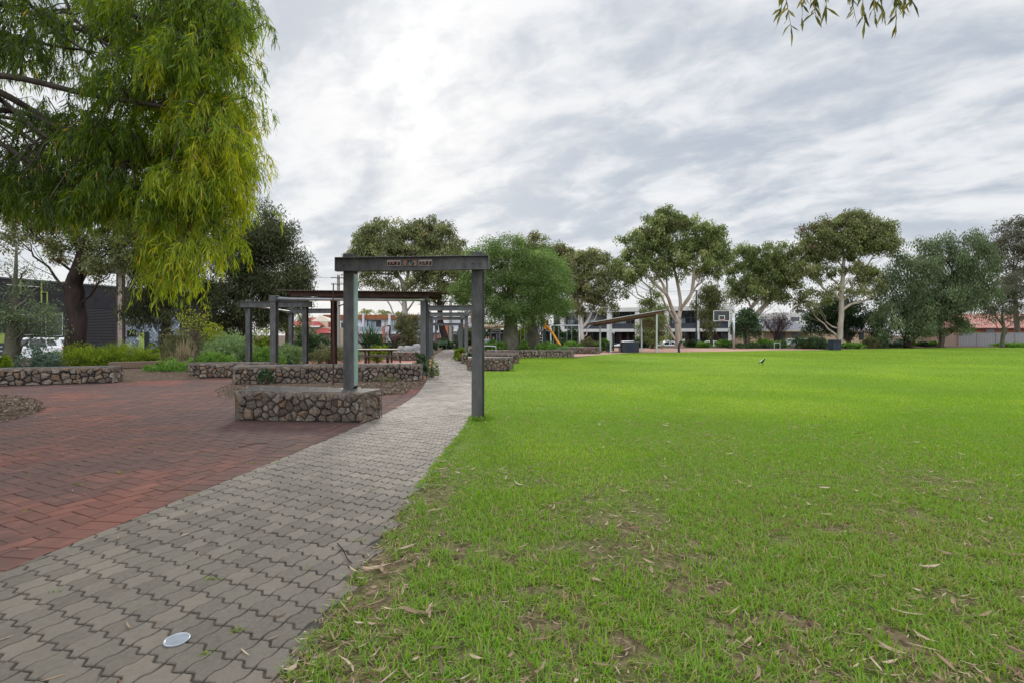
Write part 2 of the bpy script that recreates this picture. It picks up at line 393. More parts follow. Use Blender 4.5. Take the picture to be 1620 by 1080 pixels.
for a_ in range(-200, 200):
    for b_ in range(-60, 60):
        # herringbone cell: one brick along u, one along v
        o = np.array([-7., 8.]) + ua * W_ * (a_ + 4 * b_) + va * W_ * (-a_)
        if not inplaza(o[0], o[1]): continue
        tt = lambda: min(1, max(0, prng.gauss(.45, .27)))
        brick(o, ua, va, 2 * W_, W_, tt()); brick(o + ua * W_ * 2, ua, va, W_, 2 * W_, tt())
dd_ = 1.6
while dd_ < 16.5:
    x0 = float(LX(dd_)); x1 = float(LX(dd_ + .17)); tn = np.array([x1 - x0, .17]); tl = np.linalg.norm(tn); tn = tn / tl; nn = np.array([-tn[1], tn[0]])
    brick(np.array([x0, dd_]), tn, nn, .168, .293, min(1, max(0, prng.gauss(.55, .2))), bev=False); dd_ += .17 * .17 / tl
tag(link('plaza', fan_mesh('plaza', groups), MATS['brick_paver']), kind='structure')
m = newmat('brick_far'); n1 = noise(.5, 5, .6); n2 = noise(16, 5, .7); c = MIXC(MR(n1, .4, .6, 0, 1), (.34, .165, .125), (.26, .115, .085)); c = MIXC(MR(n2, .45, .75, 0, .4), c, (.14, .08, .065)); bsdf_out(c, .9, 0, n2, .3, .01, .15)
sheet('plaza_far', [(float(LX(d)) - .02, d) for d in np.linspace(17.2, 33, 20)] + [(-7, 33), (-12.7, 29.5), (-14, 22), (-9, 19.6), (-8.9, 17.4)], -.006, MATS['brick_far'])
m = newmat('court'); n1 = noise(.3, 5, .6); c = MIXC(MR(n1, .4, .6, 0, 1), (.40, .27, .21), (.36, .20, .15)); bsdf_out(c, .9, 0, noise(8), .3, .01, .15)
sheet('court', [(3.8, 33.6), (4.2, 36)] + [(GX(p, d).x, d + .0) for p, d in FARL[5:11]] + [(33, 56.5), (22, 60.5), (8, 62), (5, 50)], -.02, MATS['court'])
simple('asphalt', (.06, .06, .062), (.045, .045, .047), 3, .9, bump=.3)
yy = [75, 78, 82, 86]; xx = np.linspace(-2, 60, 32); V = np.array([(x, y, float(gz(np.array(x), np.array(y))) + .02) for y in yy for x in xx]); q = np.array([[j * 32 + i, j * 32 + i + 1, (j + 1) * 32 + i + 1, (j + 1) * 32 + i] for j in range(3) for i in range(31)])
tag(link('road', npmesh('road', V, q.ravel(), np.arange(len(q)) * 4, True), MATS['asphalt']), kind='structure')
sheet('side_street', [(-34, 24), (-18, 64), (-10, 90), (-26, 90), (-30, 64), (-44, 30)], -.015, MATS['asphalt'])
# mulch beds: low mounds with a chip-littered skin
m = newmat('mulch'); n1 = noise(35, 8, .75); n2 = noise(2, 4); c = ramp(n1, [(.3, (.03, .02, .014)), (.5, (.10, .07, .05)), (.72, (.25, .19, .145))]); bsdf_out(MIXC(MR(n2, .4, .6, 0, .4), c, (.07, .05, .035)), .95, 0, n1, .9, .03, .1)
CH = []                                     # chip positions for the litter object
def mound(name, poly, h, chips=0, z0=.0, steps=5):
    P2 = np.array(poly, float); ce = P2.mean(0); V, f = [], []; n = len(P2)
    for k in range(steps):
        s = 1 - k / steps; r = ce + (P2 - ce) * s; e = 1 - s; z = z0 + h * (1 - (1 - min(1, e * 2.2)) ** 2)
        for p in r: V.append((p[0], p[1], z + (rnd.uniform(-.015, .02) if k else -.02)))
    V.append((ce[0], ce[1], z0 + h)); 
    for k in range(steps - 1):
        for i in range(n): f.append((k * n + i, k * n + (i + 1) % n, (k + 1) * n + (i + 1) % n, (k + 1) * n + i))
    for i in range(n): f.append(((steps - 1) * n + i, (steps - 1) * n + (i + 1) % n, steps * n))
    mb = MB(); mb.add(V, f); tag(mb.build(name, MATS['mulch'], smooth=True), kind='structure')
    for _ in range(chips):
        i = rnd.randrange(n); a, b = rnd.random(), rnd.random(); s = math.sqrt(a); p = ce * (1 - s) + (P2[i] * (1 - b) + P2[(i + 1) % n] * b) * s
        e = 1 - s; CH.append((p[0], p[1], z0 + h * (1 - (1 - min(1, e * 2.2)) ** 2) + .012))
def g2(px, py): q = G(px, py); return (q.x, q.y)
mound('mulch_bed', [g2(334, 618), g2(345, 627), (-5.6, 11.2), (-4.9, 10.1), (-2.45, 9.6), g2(600, 625), g2(640, 623), g2(658, 614), g2(669, 607), (-2.9, 17.0), (-5, 16.6), (-8.6, 15.5)], .07, 5200)
mound('mulch_bed_side', [g2(75, 643), g2(60, 632), g2(20, 627), (-13.5, 12.8), (-16, 11), (-13, 8), g2(0, 669), g2(35, 661), g2(65, 652)], .12, 3200)
mound('mulch_bed_back', [(-12.5, 16.7), (-10.6, 17.5), (-11.3, 18.2), (-8.6, 18.9), (-9.3, 24), (-14, 32), (-22, 40), (-34, 30), (-30, 18), (-16, 15.6)], .22, 2500)
mound('mulch_bed_far', [(-7.2, 31.2), (-5.4, 30.8), (-6.6, 40), (-8.4, 52), (-16, 60), (-26, 56), (-16, 36)], .25)
mound('mulch_bed_right', [(-2.9, 29), (-1.6, 27.6), (.3, 28.2), (.6, 33.8), (4.1, 34.3), (5, 41), (-3, 44), (-4.5, 40), (-4.0, 36)], .42)
mound('mulch_bed_hedge', [(6, 62.5), (22, 61), (33, 57), (40, 58.3), (48, 62.3), (66, 64.5), (66, 68), (45, 72), (24, 69), (6, 69)], .12)
mound('mulch_bed_under_gabion', [(4.3, 42.6), (7.2, 42.3), (9.5, 52), (2, 60), (-4, 54)], .2)
simple('gravel_grey', (.33, .31, .29), (.18, .165, .15), 40, .95, bump=.4)

# ------------------------------------------------------------------ stuff: grass blades, leaf litter, wood chips
leafmat('grass_blade', [(0, (.40, .30, .175)), (.16, (.34, .29, .11)), (.3, (.19, .28, .04)), (.55, (.155, .30, .03)), (.8, (.20, .34, .024)), (1, (.35, .48, .06))], .45, .05)
farp = np.array([p for p, d in FARL]); fard = np.array([d for p, d in FARL])
Vs, Ls, Ss, Ts = [], [], [], []; voff = loff = 0
def blades(n, d0, d1, wmin, lmin, lmax, XY=None):
    global voff, loff
    d = np.sqrt(NR.random(n) * (d1 ** 2 - d0 ** 2) + d0 ** 2); x = RX(d) + NR.random(n) * (d * 1.18 + 2.4 - RX(d))
    if XY is not None: x, d = XY; n = len(x)
    edge = RX(d) + .015; px = 810 + x / d * F
    lim = np.interp(px, farp, fard, left=60, right=66)
    pn = vnoise(x * 1.1 + 40, d * 1.1 + 7, 5, 3); cl = vnoise(x * 5.5 + 3, d * 5.5, 8, 2)
    nearf = np.clip((9 - d) / 6, 0, 1)
    bare = np.clip((pn - .50) * 4.5, 0, 1) * nearf + 1.3 * np.clip((.55 - (x - edge)) * 2.6, 0, 1) * np.clip((vnoise(x * 2 + 9, d * 1.3, 12, 2) - .38) * 4, 0, 1) * np.clip((11 - d) / 6, 0, 1)
    bare = bare + np.clip(cl - .55, 0, 1) * 3.2 * nearf
    c2 = vnoise(x * 8.3 + 13, d * 8.3 + 5, 31, 2); bare = bare + np.clip(.47 - c2, 0, 1) * 4.2 * np.clip((6 - d) / 3, 0, 1)
    if XY is not None: bare = bare * 0
    keep = (x > edge) & (d < lim - .05) & (NR.random(n) > bare * .85)
    keep &= ~((np.abs(x + .6) < .14) & (np.abs(d - 9.25) < .14))
    x, d, cl, pn, nf = x[keep], d[keep], cl[keep], pn[keep], nearf[keep]; n = len(x)
    wd = np.maximum(wmin, .00072 * d) * NR.uniform(.7, 1.3, n)
    ln = NR.uniform(lmin, lmax, n) * (.75 + .6 * cl) 
    az = NR.uniform(0, 2 * np.pi, n); lean = np.abs(NR.normal(.75, .38, n)).clip(.05, 1.5)
    hx, hy, hz = np.cos(az) * np.sin(lean), np.sin(az) * np.sin(lean), np.cos(lean)
    sx, sy = -np.sin(az) * wd / 2, np.cos(az) * wd / 2
    l2 = (lean + .55).clip(0, 1.62); gx, gy, gz_ = np.cos(az) * np.sin(l2), np.sin(az) * np.sin(l2), np.cos(l2)
    b = np.stack([x, d, np.full(n, -.012)], 1); mpt = b + np.stack([hx, hy, hz], 1) * ln[:, None] * .55; tip = mpt + np.stack([gx, gy, gz_], 1) * ln[:, None] * .5
    s = np.stack([sx, sy, np.zeros(n)], 1)
    V = np.stack([b - s, b + s, mpt + s * .8, mpt - s * .8, tip], 1).reshape(-1, 3)
    k = (np.arange(n) * 5)[:, None] + voff
    Ls.append(np.concatenate([k + [0, 1, 2, 3], k + [3, 2, 4]], 1).ravel())
    Ss.append((np.arange(n)[:, None] * 7 + np.array([0, 4]) + loff).ravel()); Vs.append(V)
    hue = vnoise(x * .35 + 11, d * .35, 21, 3)
    farg = np.clip((d - 3) / 9, 0, 1)
    t = .50 + .17 * farg + .75 * (hue - .5) + NR.normal(0, .11, n) - .16 * np.clip((pn - .42) * 3, 0, 1) * nf
    t = np.where(NR.random(n) < .10 * nf + .03, NR.uniform(0, .25, n), t.clip(.2, .97))
    Ts.append(np.repeat(t, 2)); voff += 5 * n; loff += 7 * n
for n, d0, d1, wm, l0, l1 in ((32560, 1.7, 2.6, .0058, .025, .085), (47360, 2.6, 3.6, .0058, .025, .085), (66600, 3.6, 5, .0058, .025, .075), (74000, 5, 7, .006, .022, .065), (77700, 7, 10, .0068, .024, .06), (70300, 10, 14, .009, .025, .055), (59200, 14, 20, .013, .025, .05), (59200, 20, 30, .018, .022, .045), (51800, 30, 45, .03, .022, .04), (37000, 45, 65, .04, .02, .035)):
    blades(n, d0, d1, wm, l0, l1)
ang = NR.random(1500) * 6.283; rad_ = .15 + np.abs(NR.normal(0, .07, 1500)); blades(0, 1, 2, .006, .05, .13, (-.61 + np.cos(ang) * rad_, 9.26 + np.sin(ang) * rad_))
ed_ = NR.uniform(5, 21, 5000); blades(0, 1, 2, .007, .03, .09, (RX(ed_) + .02 + np.abs(NR.normal(0, .05, 5000)), ed_))
ed_ = NR.uniform(-1.9, .1, 1800); blades(0, 1, 2, .012, .04, .12, (ed_, 21.75 + NR.normal(0, .09, 1800)))
ed_ = NR.uniform(.3, 4.1, 2500); blades(0, 1, 2, .02, .05, .12, (ed_, 33.45 + NR.normal(0, .12, 2500)))
o = link('grass', npmesh('grass', np.concatenate(Vs), np.concatenate(Ls), np.concatenate(Ss), tint=np.concatenate(Ts)), MATS['grass_blade']); tag(o, 'short green grass with worn straw patches beside the grey path', 'grass', kind='stuff')
# moss and weeds in the joints
def scatter_leaves(name, pts, lmin, lmax, wmin, wmax, mat, label, cat, flat=.12, curl=True):
    p = np.array(pts, float); n = len(p); az = NR.uniform(0, 2 * np.pi, n); ax = np.stack([np.cos(az), np.sin(az), NR.normal(0, flat, n)], 1)
    ln = NR.uniform(lmin, lmax, n); wd = NR.uniform(wmin, wmax, n); ax = unit(ax); s = np.stack([-np.sin(az), np.cos(az), NR.normal(0, .35, n)], 1); s = unit(s); bend = (NR.uniform(-.55, .55, n) * NR.random(n) ** 2)[:, None]
    up = np.array([0, 0, 1.]); lift = (NR.random(n) * .10)[:, None]; rows = []
    for k, (t, wf) in enumerate(((0, .12), (.3, .85), (.65, .8), (1, .06))):
        c = p + ax * (ln * (t - .5))[:, None] + s * bend * ln[:, None] * (t - .5) ** 2 * 2 + up * ln[:, None] * lift * (4 * (t - .5) ** 2)
        rows += [c - s * (wd * wf / 2)[:, None], c + s * (wd * wf / 2)[:, None]]
    V = np.stack(rows, 1).reshape(-1, 3); b = (np.arange(n) * 8)[:, None]
    lo = np.concatenate([b + [2 * k, 2 * k + 1, 2 * k + 3, 2 * k + 2] for k in range(3)], 1).ravel()
    o = link(name, npmesh(name, V, lo, np.arange(3 * n) * 4, tint=np.repeat(NR.random(n), 3)), mat); return tag(o, label, cat, kind='stuff')
leafmat('dry_leaf', [(0, (.085, .048, .03)), (.35, (.19, .12, .078)), (.75, (.30, .215, .14)), (1, (.46, .37, .27))], .15, .06)
leafmat('chip', [(0, (.045, .03, .022)), (.45, (.10, .07, .05)), (.8, (.18, .135, .105)), (1, (.34, .28, .225))], .05, .03)
pts = []
while len(pts) < 900:
    d = 1.8 + 10 * rnd.random() ** 2.0; x = rnd.uniform(float(RX(d)) - .02, d * 1.15 + .5)
    wgt = .25 + .75 * float(np.clip((vnoise(np.array([x * 1.1 + 40]), np.array([d * 1.1 + 7]), 5, 3)[0] - .40) * 5, 0, 1)) + (.6 if x < float(RX(d)) + .6 else 0)
    if rnd.random() < wgt * .8: pts.append((x, d, rnd.uniform(.006, .034)))
scatter_leaves('leaf_litter', pts, .04, .15, .008, .026, MATS['dry_leaf'], 'dry tan gum leaves and bark strips lying in the near grass', 'leaf litter', .1)
# short straw and bark crumbs, thickest where the grass is worn
pts = []
while len(pts) < 15000:
    n = 6000; d = 1.7 + 9 * NR.random(n) ** 1.5; x = NR.uniform(-1.1, 1, n) * (d * 1.12 + .5); pn = vnoise(x * 1.1 + 40, d * 1.1 + 7, 5, 3); cl = vnoise(x * 5.5 + 3, d * 5.5, 8, 2)
    wgt = np.clip((pn - .40) * 3.5, 0, 1) + np.clip(cl - .55, 0, 1) * 2 + .10 + .8 * np.clip((.45 - (x - RX(d))) * 2.2, 0, 1)
    k = (x > RX(d) - .01) & (NR.random(n) < wgt * .7); pts += [(a, b, c) for a, b, c in zip(x[k], d[k], NR.uniform(-.006, .016, k.sum()))]
scatter_leaves('straw_litter', pts, .02, .085, .003, .009, MATS['dry_leaf'], 'short straw and bark crumbs lying in the worn grass', 'straw litter', .16)
pts = []
while len(pts) < 130:
    d = 1.9 + 13 * rnd.random() ** 1.6; x = rnd.uniform(-1.1 * d - .3, float(RX(d)) - .02)
    if d > 8.6 and x > -5: continue
    pts.append((x, d, .006))
scatter_leaves('paving_litter', pts, .03, .11, .006, .014, MATS['dry_leaf'], 'scattered dry leaves and twigs lying on the paving', 'leaf litter', .03)
CH = np.array(CH); scatter_leaves('wood_chips', CH, .03, .09, .012, .03, MATS['chip'], 'brown wood chips strewn over the garden beds', 'mulch chips', .25)
leafmat('moss', [(0, (.10, .16, .02)), (1, (.24, .32, .04))], .3, 0)
mp = []
for _ in range(46):
    d = 2 + 9 * rnd.random() ** 1.5; x = rnd.uniform(max(-1.05 * d, -7), float(RX(d)) - .1)
    if d > 8.5 and x < -2.5: continue
    for k in range(rnd.randint(6, 26)): mp.append((x + rnd.gauss(0, .022), d + rnd.gauss(0, .016), -.002 + rnd.random() * .006))
scatter_leaves('joint_moss', mp, .012, .03, .005, .010, MATS['moss'], 'tufts of green moss and weeds in the paver joints', 'moss', .5)
# ------------------------------------------------------------------ gabion walls
m = newmat('gabion_stone'); t = attr('tint'); n1 = noise(14, 7, .7); n2 = noise(70, 5, .7)
c = ramp(t, [(0, (.11, .082, .066)), (.25, (.18, .135, .107)), (.45, (.235, .19, .152)), (.6, (.20, .178, .153)), (.75, (.285, .24, .195)), (.9, (.25, .15, .082)), (1, (.37, .33, .285))])
c = MIXC(MR(n1, .35, .68, 0, .65), c, (.12, .09, .075)); c = MIXC(MR(n2, .58, .75, 0, .6), c, (.44, .40, .35))
bsdf_out(c, .9, 0, n2, .7, .012, .08)
simple('gabion_core', (.03, .026, .022), (.015, .013, .012), 10, .95)
simple('galv_wire', (.22, .22, .215), (.14, .13, .12), 20, .5, .7)
def clip(poly, p, n):
    out = []
    for i in range(len(poly)):
        a, b = poly[i], poly[(i + 1) % len(poly)]; da, db = (a - p).dot(n), (b - p).dot(n)
        if da <= 0: out.append(a)
        if (da < 0 < db) or (db < 0 < da): out.append(a + (b - a) * (da / (da - db)))
    return out
def stones(quad, size, groups, flat=1., tint0=0.):
    """Voronoi-packed rough stones over the planar quad (a,b,c,d), outward normal from a,b,d"""
    a, b, c_, d = [Vector(q) for q in quad]; u = (b - a).normalized(); n = u.cross(d - a).normalized(); v = n.cross(u)
    to2 = lambda q: Vector(((q - a).dot(u), (q - a).dot(v)))
    poly = [to2(q) for q in (a, b, c_, d)]; Lu = max(p.x for p in poly); lu0 = min(p.x for p in poly); Lv = max(p.y for p in poly)
    pts = []; nst = max(3, int((Lu - lu0) * Lv / (size * size * .78)))
    for _ in range(nst):
        cand = [Vector((rnd.uniform(lu0, Lu), rnd.uniform(0, Lv))) for _ in range(4)]
        pts.append(max(cand, key=lambda q: min([(q - p).length_squared for p in pts] or [9])))
    for i, p in enumerate(pts):
        cell = list(poly); near = sorted((q for q in pts if q is not p), key=lambda q: (q - p).length_squared)[:11]
        for q in near:
            if len(cell) < 3: break
            cell = clip(cell, (p + q) / 2, q - p)
        if len(cell) < 3: continue
        ce = sum(cell, Vector((0, 0))) / len(cell)
        area = abs(sum(cell[k].x * cell[(k + 1) % len(cell)].y - cell[(k + 1) % len(cell)].x * cell[k].y for k in range(len(cell)))) / 2
        if area < size * size * .06: continue
        g = 1 - .003 / math.sqrt(area) - .005
        r = []
        for k in range(len(cell)):
            q0, q1 = cell[k], cell[(k + 1) % len(cell)]
            r.append(ce + (q0 - ce) * g * rnd.uniform(.97, 1.0))
            if (q1 - q0).length > size * .5: r.append(ce + (q0.lerp(q1, rnd.uniform(.35, .65)) - ce) * g * rnd.uniform(.955, 1.0))
        m_ = len(r); hgt = rnd.uniform(.012, .045) * flat; tl = Vector((rnd.gauss(0, .14), rnd.gauss(0, .14))); off = Vector((rnd.gauss(0, .12), rnd.gauss(0, .12))) * size
        rows = [(1., -.06), (1., -.014), (.93, rnd.uniform(-.008, .004)), (.6, hgt * .9)]; vv = []
        for s, z in rows:
            for q in r:
                w2 = ce + (q - ce) * s + off * (1 - s); jz = z + (tl.dot(q - ce) * s + rnd.gauss(0, .005)) * flat * (1 if s < .95 else .3)
                w3 = a + u * w2.x + v * w2.y + n * (jz - .012); vv.append(w3[:])
        vv.append((a + u * (ce + off).x + v * (ce + off).y + n * (hgt - .012))[:])
        fs = [(k_ * m_ + k, k_ * m_ + (k + 1) % m_, (k_ + 1) * m_ + (k + 1) % m_, (k_ + 1) * m_ + k) for k_ in range(3) for k in range(m_)] + [(3 * m_ + k, 3 * m_ + (k + 1) % m_, 4 * m_) for k in range(m_)]
        groups.append((np.array(vv), fs, min(1, max(0, rnd.random() * (1 - tint0) + tint0))))
def gabion(label, fp, h=.5, size=.155, wire=.0036, wstep=.076, base=0., group='gabion stone walls of the garden beds'):
    """fp: front-left, front-right, rear-right, rear-left on the ground"""
    ce = sum((Vector((*p, 0)) for p in fp), Vector()) / 4; root = thing('gabion_wall', label, 'gabion wall', (ce.x, ce.y, base), 0, group)
    lo = [Vector((p[0] - ce.x, p[1] - ce.y, 0)) for p in fp]; hi = [q + Vector((0, 0, h)) for q in lo]
    fl, fr, rr, rl = range(4); gs = []
    quads = [(lo[fl], lo[fr], hi[fr], hi[fl]), (lo[fr], lo[rr], hi[rr], hi[fr]), (lo[rl], lo[fl], hi[fl], hi[rl]), (lo[rr], lo[rl], hi[rl], hi[rr])]
    topq = (hi[fl], hi[fr], hi[rr], hi[rl])
    for q in quads: stones(q, size, gs)
    stones(topq, size, gs, .75)
    link('stone_fill', fan_mesh('stone_fill', gs), MATS['gabion_stone'], root)
    mb = MB(); c0 = sum(lo, Vector()) / 4; ins = [c0 + (q - c0) - (q - c0).normalized() * .06 for q in lo]
    mb.prism([(q.x, q.y) for q in ins], .0, h - .05); mb.build('fill_core', MATS['gabion_core'], root)
    wb = MB()
    for qi, q in enumerate(quads + [topq]):
        a, b, c_, d = q; n = (b - a).cross(d - a).normalized() * .02; a, b, c_, d = (k + n for k in q)
        wst = wstep; wstep_ = wstep if qi < 4 else wstep * .7; nu = max(2, round((b - a).length / wstep_)); nv = max(2, round((d - a).length / wstep_))
        for i in range(nu + 1): t = i / nu; wb.tube([a.lerp(b, t), d.lerp(c_, t)], wire * (1 if qi < 4 else 1.4), 3, False)
        for i in range(nv + 1): t = i / nv; wb.tube([a.lerp(d, t), b.lerp(c_, t)], wire, 3, False)
    wb.build('wire_cage', MATS['galv_wire'], root)
    return root
gabion('short stone filled wire seat wall carrying the left post of the nearest steel arch', [(-4.87, 9.05), (-2.55, 8.8), (-2.40, 9.38), (-5.0, 10.0)], .5, .15)
gabion('long gabion wall between the middle wood chip bed and the picnic table', [(-8.5, 15.6), (-3.0, 17.1), (-3.2, 17.75), (-8.75, 16.25)], .53, .17)
gabion('gabion wall at the left edge, in front of the lime green hedge', [(-19, 13.5), (-12.66, 16.3), (-12.85, 16.9), (-19.3, 14.1)], .49, .19)
gabion('gabion wall standing below the young yellow leaved sapling', [(-11.45, 18.1), (-8.7, 18.35), (-8.7, 18.95), (-11.4, 18.7)], .5, .17)
gabion('small gabion wall under the grey boulders left of the path', [(-7.28, 30.7), (-5.5, 30.6), (-5.4, 31.3), (-7.2, 31.4)], .5, .18, .004, .1)
gabion('nearest gabion block on the lawn side of the path, lowest of the three behind the right post', [(-1.90, 22.0), (-.05, 22.1), (.05, 22.75), (-1.95, 22.8)], .52, .17, .004, .1)
gabion('middle gabion block right of the path, behind the nearest lawn side block', [(-2.67, 27.1), (.27, 27.3), (.35, 28.0), (-2.7, 28.0)], .5, .18, .004, .1)
gabion('long gabion wall in front of the two bottle trees', [(-1.7, 33.6), (4.08, 33.75), (4.15, 34.4), (-1.7, 34.3)], .5, .19, .004, .12)
gabion('farthest gabion wall, beside the open shelter and the slide', [(4.3, 42), (7.15, 41.9), (7.2, 42.6), (4.3, 42.7)], .5, .2, .005, .15)
# timber edging log and boulders
simple('old_timber', (.20, .145, .105), (.11, .08, .06), 8, .9, mapping=(1, 6, 6), bump=.4)
mb = MB(); a = GX(172, 19.4); b = GX(250, 20.2); mb.bar((a.x, a.y, .36), (b.x, b.y, .37), .22, .24); mb.build('timber_sleeper', MATS['old_timber'], bevel=.02); tag(bpy.data.objects['timber_sleeper'], 'weathered timber sleeper edging the bed below the lime hedge', 'timber edging')
simple('granite', (.30, .29, .28), (.20, .19, .19), 5, .85, bump=.5, bscale=25)
def boulder(label, px, py, w_, h_, d):
    bm = bmesh.new(); bmesh.ops.create_icosphere(bm, subdivisions=3, radius=1)
    sx = w_ * d / F / 2; sz = h_ * d / F; o = Vector((rnd.random() * 9,) * 3)
    from mathutils import noise as mn
    for v in bm.verts: v.co *= 1 + .16 * mn.noise(v.co * 1.2 + o) + .05 * mn.noise(v.co * 3 + o); v.co.x *= sx; v.co.y *= sx * .9; v.co.z *= sz * .8
    me = bpy.data.meshes.new('boulder'); bm.to_mesh(me); bm.free(); me.polygons.foreach_set('use_smooth', [True] * len(me.polygons))
    q = P(px, py, d); o = link('boulder', me, MATS['granite'], loc=(q.x, q.y, q.z + sz * .35)); tag(o, label, 'boulder', 'boulders beside the path')
boulder('smallest pale boulder, left of the three by the emu', 634, 556, 12, 8, 31.9)
boulder('wide grey boulder between two others above the small gabion wall', 646, 557, 20, 10, 31.6)
boulder('tallest rounded grey boulder nearest the steel post', 659, 557, 16, 12, 31.9)
# ------------------------------------------------------------------ trees and bushes
def bark(name, c1, c2, scale=3, mapping=(1, 1, .25), bump=.5, c3=None, lo=.38, hi=.62):
    m = newmat(name); n1 = noise(scale, 7, .65, .4, mapping=mapping); c = MIXC(MR(n1, lo, hi, 0, 1), c1, c2)
    if c3: c = MIXC(MR(noise(scale * .6, 5, mapping=mapping), .55, .68, 0, 1), c, c3)
    bsdf_out(c, .9, 0, noise(scale * 6, 6, .7, mapping=mapping), bump, .03, .1); return m
bark('gum_bark', (.40, .355, .30), (.25, .205, .165), 1.6, c3=(.22, .14, .09))
bark('white_bark', (.52, .49, .45), (.36, .32, .29), 1.4)
bark('dark_bark', (.045, .032, .028), (.02, .015, .013), 3)
bark('brown_bark', (.13, .10, .08), (.07, .055, .045), 3)
bark('bottle_bark', (.115, .112, .078), (.07, .066, .048), 2.2, (1, 1, .7), .4, (.15, .15, .115))
bark('limb_bark', (.105, .088, .074), (.055, .046, .04), 5, (1, 1, 1))
leafmat('gum_leaf', [(0, (.14, .09, .045)), (.14, (.085, .095, .035)), (.5, (.15, .18, .066)), (.8, (.235, .255, .10)), (1, (.34, .32, .14))], .35, .07)
leafmat('gum_leaf_bright', [(0, (.11, .085, .035)), (.1, (.075, .11, .036)), (.5, (.16, .20, .066)), (.8, (.25, .29, .10)), (1, (.36, .38, .15))], .35, .07)
leafmat('oak_leaf', [(0, (.04, .046, .02)), (.5, (.065, .078, .034)), (1, (.12, .135, .06))], .3, .05)
leafmat('bottle_leaf', [(0, (.06, .10, .03)), (.5, (.115, .18, .048)), (.8, (.18, .265, .078)), (1, (.28, .37, .12))], .35, .06)
leafmat('bottle_leaf_lime', [(0, (.065, .115, .032)), (.5, (.115, .20, .055)), (1, (.22, .32, .09))], .35, .06)
leafmat('pepper_leaf', [(0, (.06, .08, .04)), (.5, (.10, .138, .066)), (.85, (.16, .205, .10)), (1, (.22, .26, .14))], .35, .06)
leafmat('grey_leaf', [(0, (.09, .075, .06)), (.5, (.10, .105, .07)), (1, (.17, .17, .11))], .3, .05)
leafmat('wattle_leaf', [(0, (.03, .055, .010)), (.3, (.08, .135, .013)), (.55, (.15, .245, .02)), (.8, (.32, .39, .026)), (.94, (.54, .52, .035)), (1, (.55, .38, .06))], .56, .06, .4)
leafmat('lime_leaf', [(0, (.04, .07, .010)), (.4, (.11, .175, .016)), (.75, (.22, .29, .024)), (1, (.34, .39, .045))], .35, .04)
leafmat('sage_leaf', [(0, (.08, .14, .045)), (.5, (.18, .27, .10)), (1, (.32, .42, .20))], .3, .05)
leafmat('cover_leaf', [(0, (.055, .12, .022)), (.5, (.12, .24, .04)), (1, (.23, .37, .09))], .35, .05)
leafmat('dark_leaf', [(0, (.018, .038, .015)), (.5, (.04, .075, .028)), (1, (.08, .13, .045))], .25, .08)
leafmat('olive_leaf', [(0, (.07, .065, .03)), (.5, (.13, .14, .06)), (.85, (.19, .20, .085)), (1, (.26, .20, .12))], .3, .04)
leafmat('blue_leaf', [(0, (.05, .085, .06)), (.5, (.095, .145, .10)), (1, (.17, .235, .17))], .3, .06)
leafmat('yellow_leaf', [(0, (.12, .19, .02)), (.5, (.23, .29, .03)), (1, (.38, .36, .04))], .4, .05)
leafmat('straw', [(0, (.20, .16, .09)), (1, (.46, .38, .24))], .3, .03)
leafmat('twig_leaf', [(0, (.06, .038, .04)), (.6, (.12, .075, .08)), (1, (.18, .12, .10))], .2, .03)
def rand_dirs(n, up=0.):
    v = NR.normal(size=(n, 3)); v = unit(v); v[:, 2] += up; return unit(v)
def curve(pts, n=14):
    pts = [Vector(p) for p in pts]; out = []
    for i in range(len(pts) - 1):
        p0, p1, p2, p3 = pts[max(i - 1, 0)], pts[i], pts[i + 1], pts[min(i + 2, len(pts) - 1)]
        for t in np.linspace(0, 1, n // (len(pts) - 1) + 2)[:-1]:
            t = float(t); out.append(.5 * (2 * p1 + (p2 - p0) * t + (2 * p0 - 5 * p1 + 4 * p2 - p3) * t * t + (3 * p1 - p0 - 3 * p2 + p3) * t ** 3))
    return out + [pts[-1]]
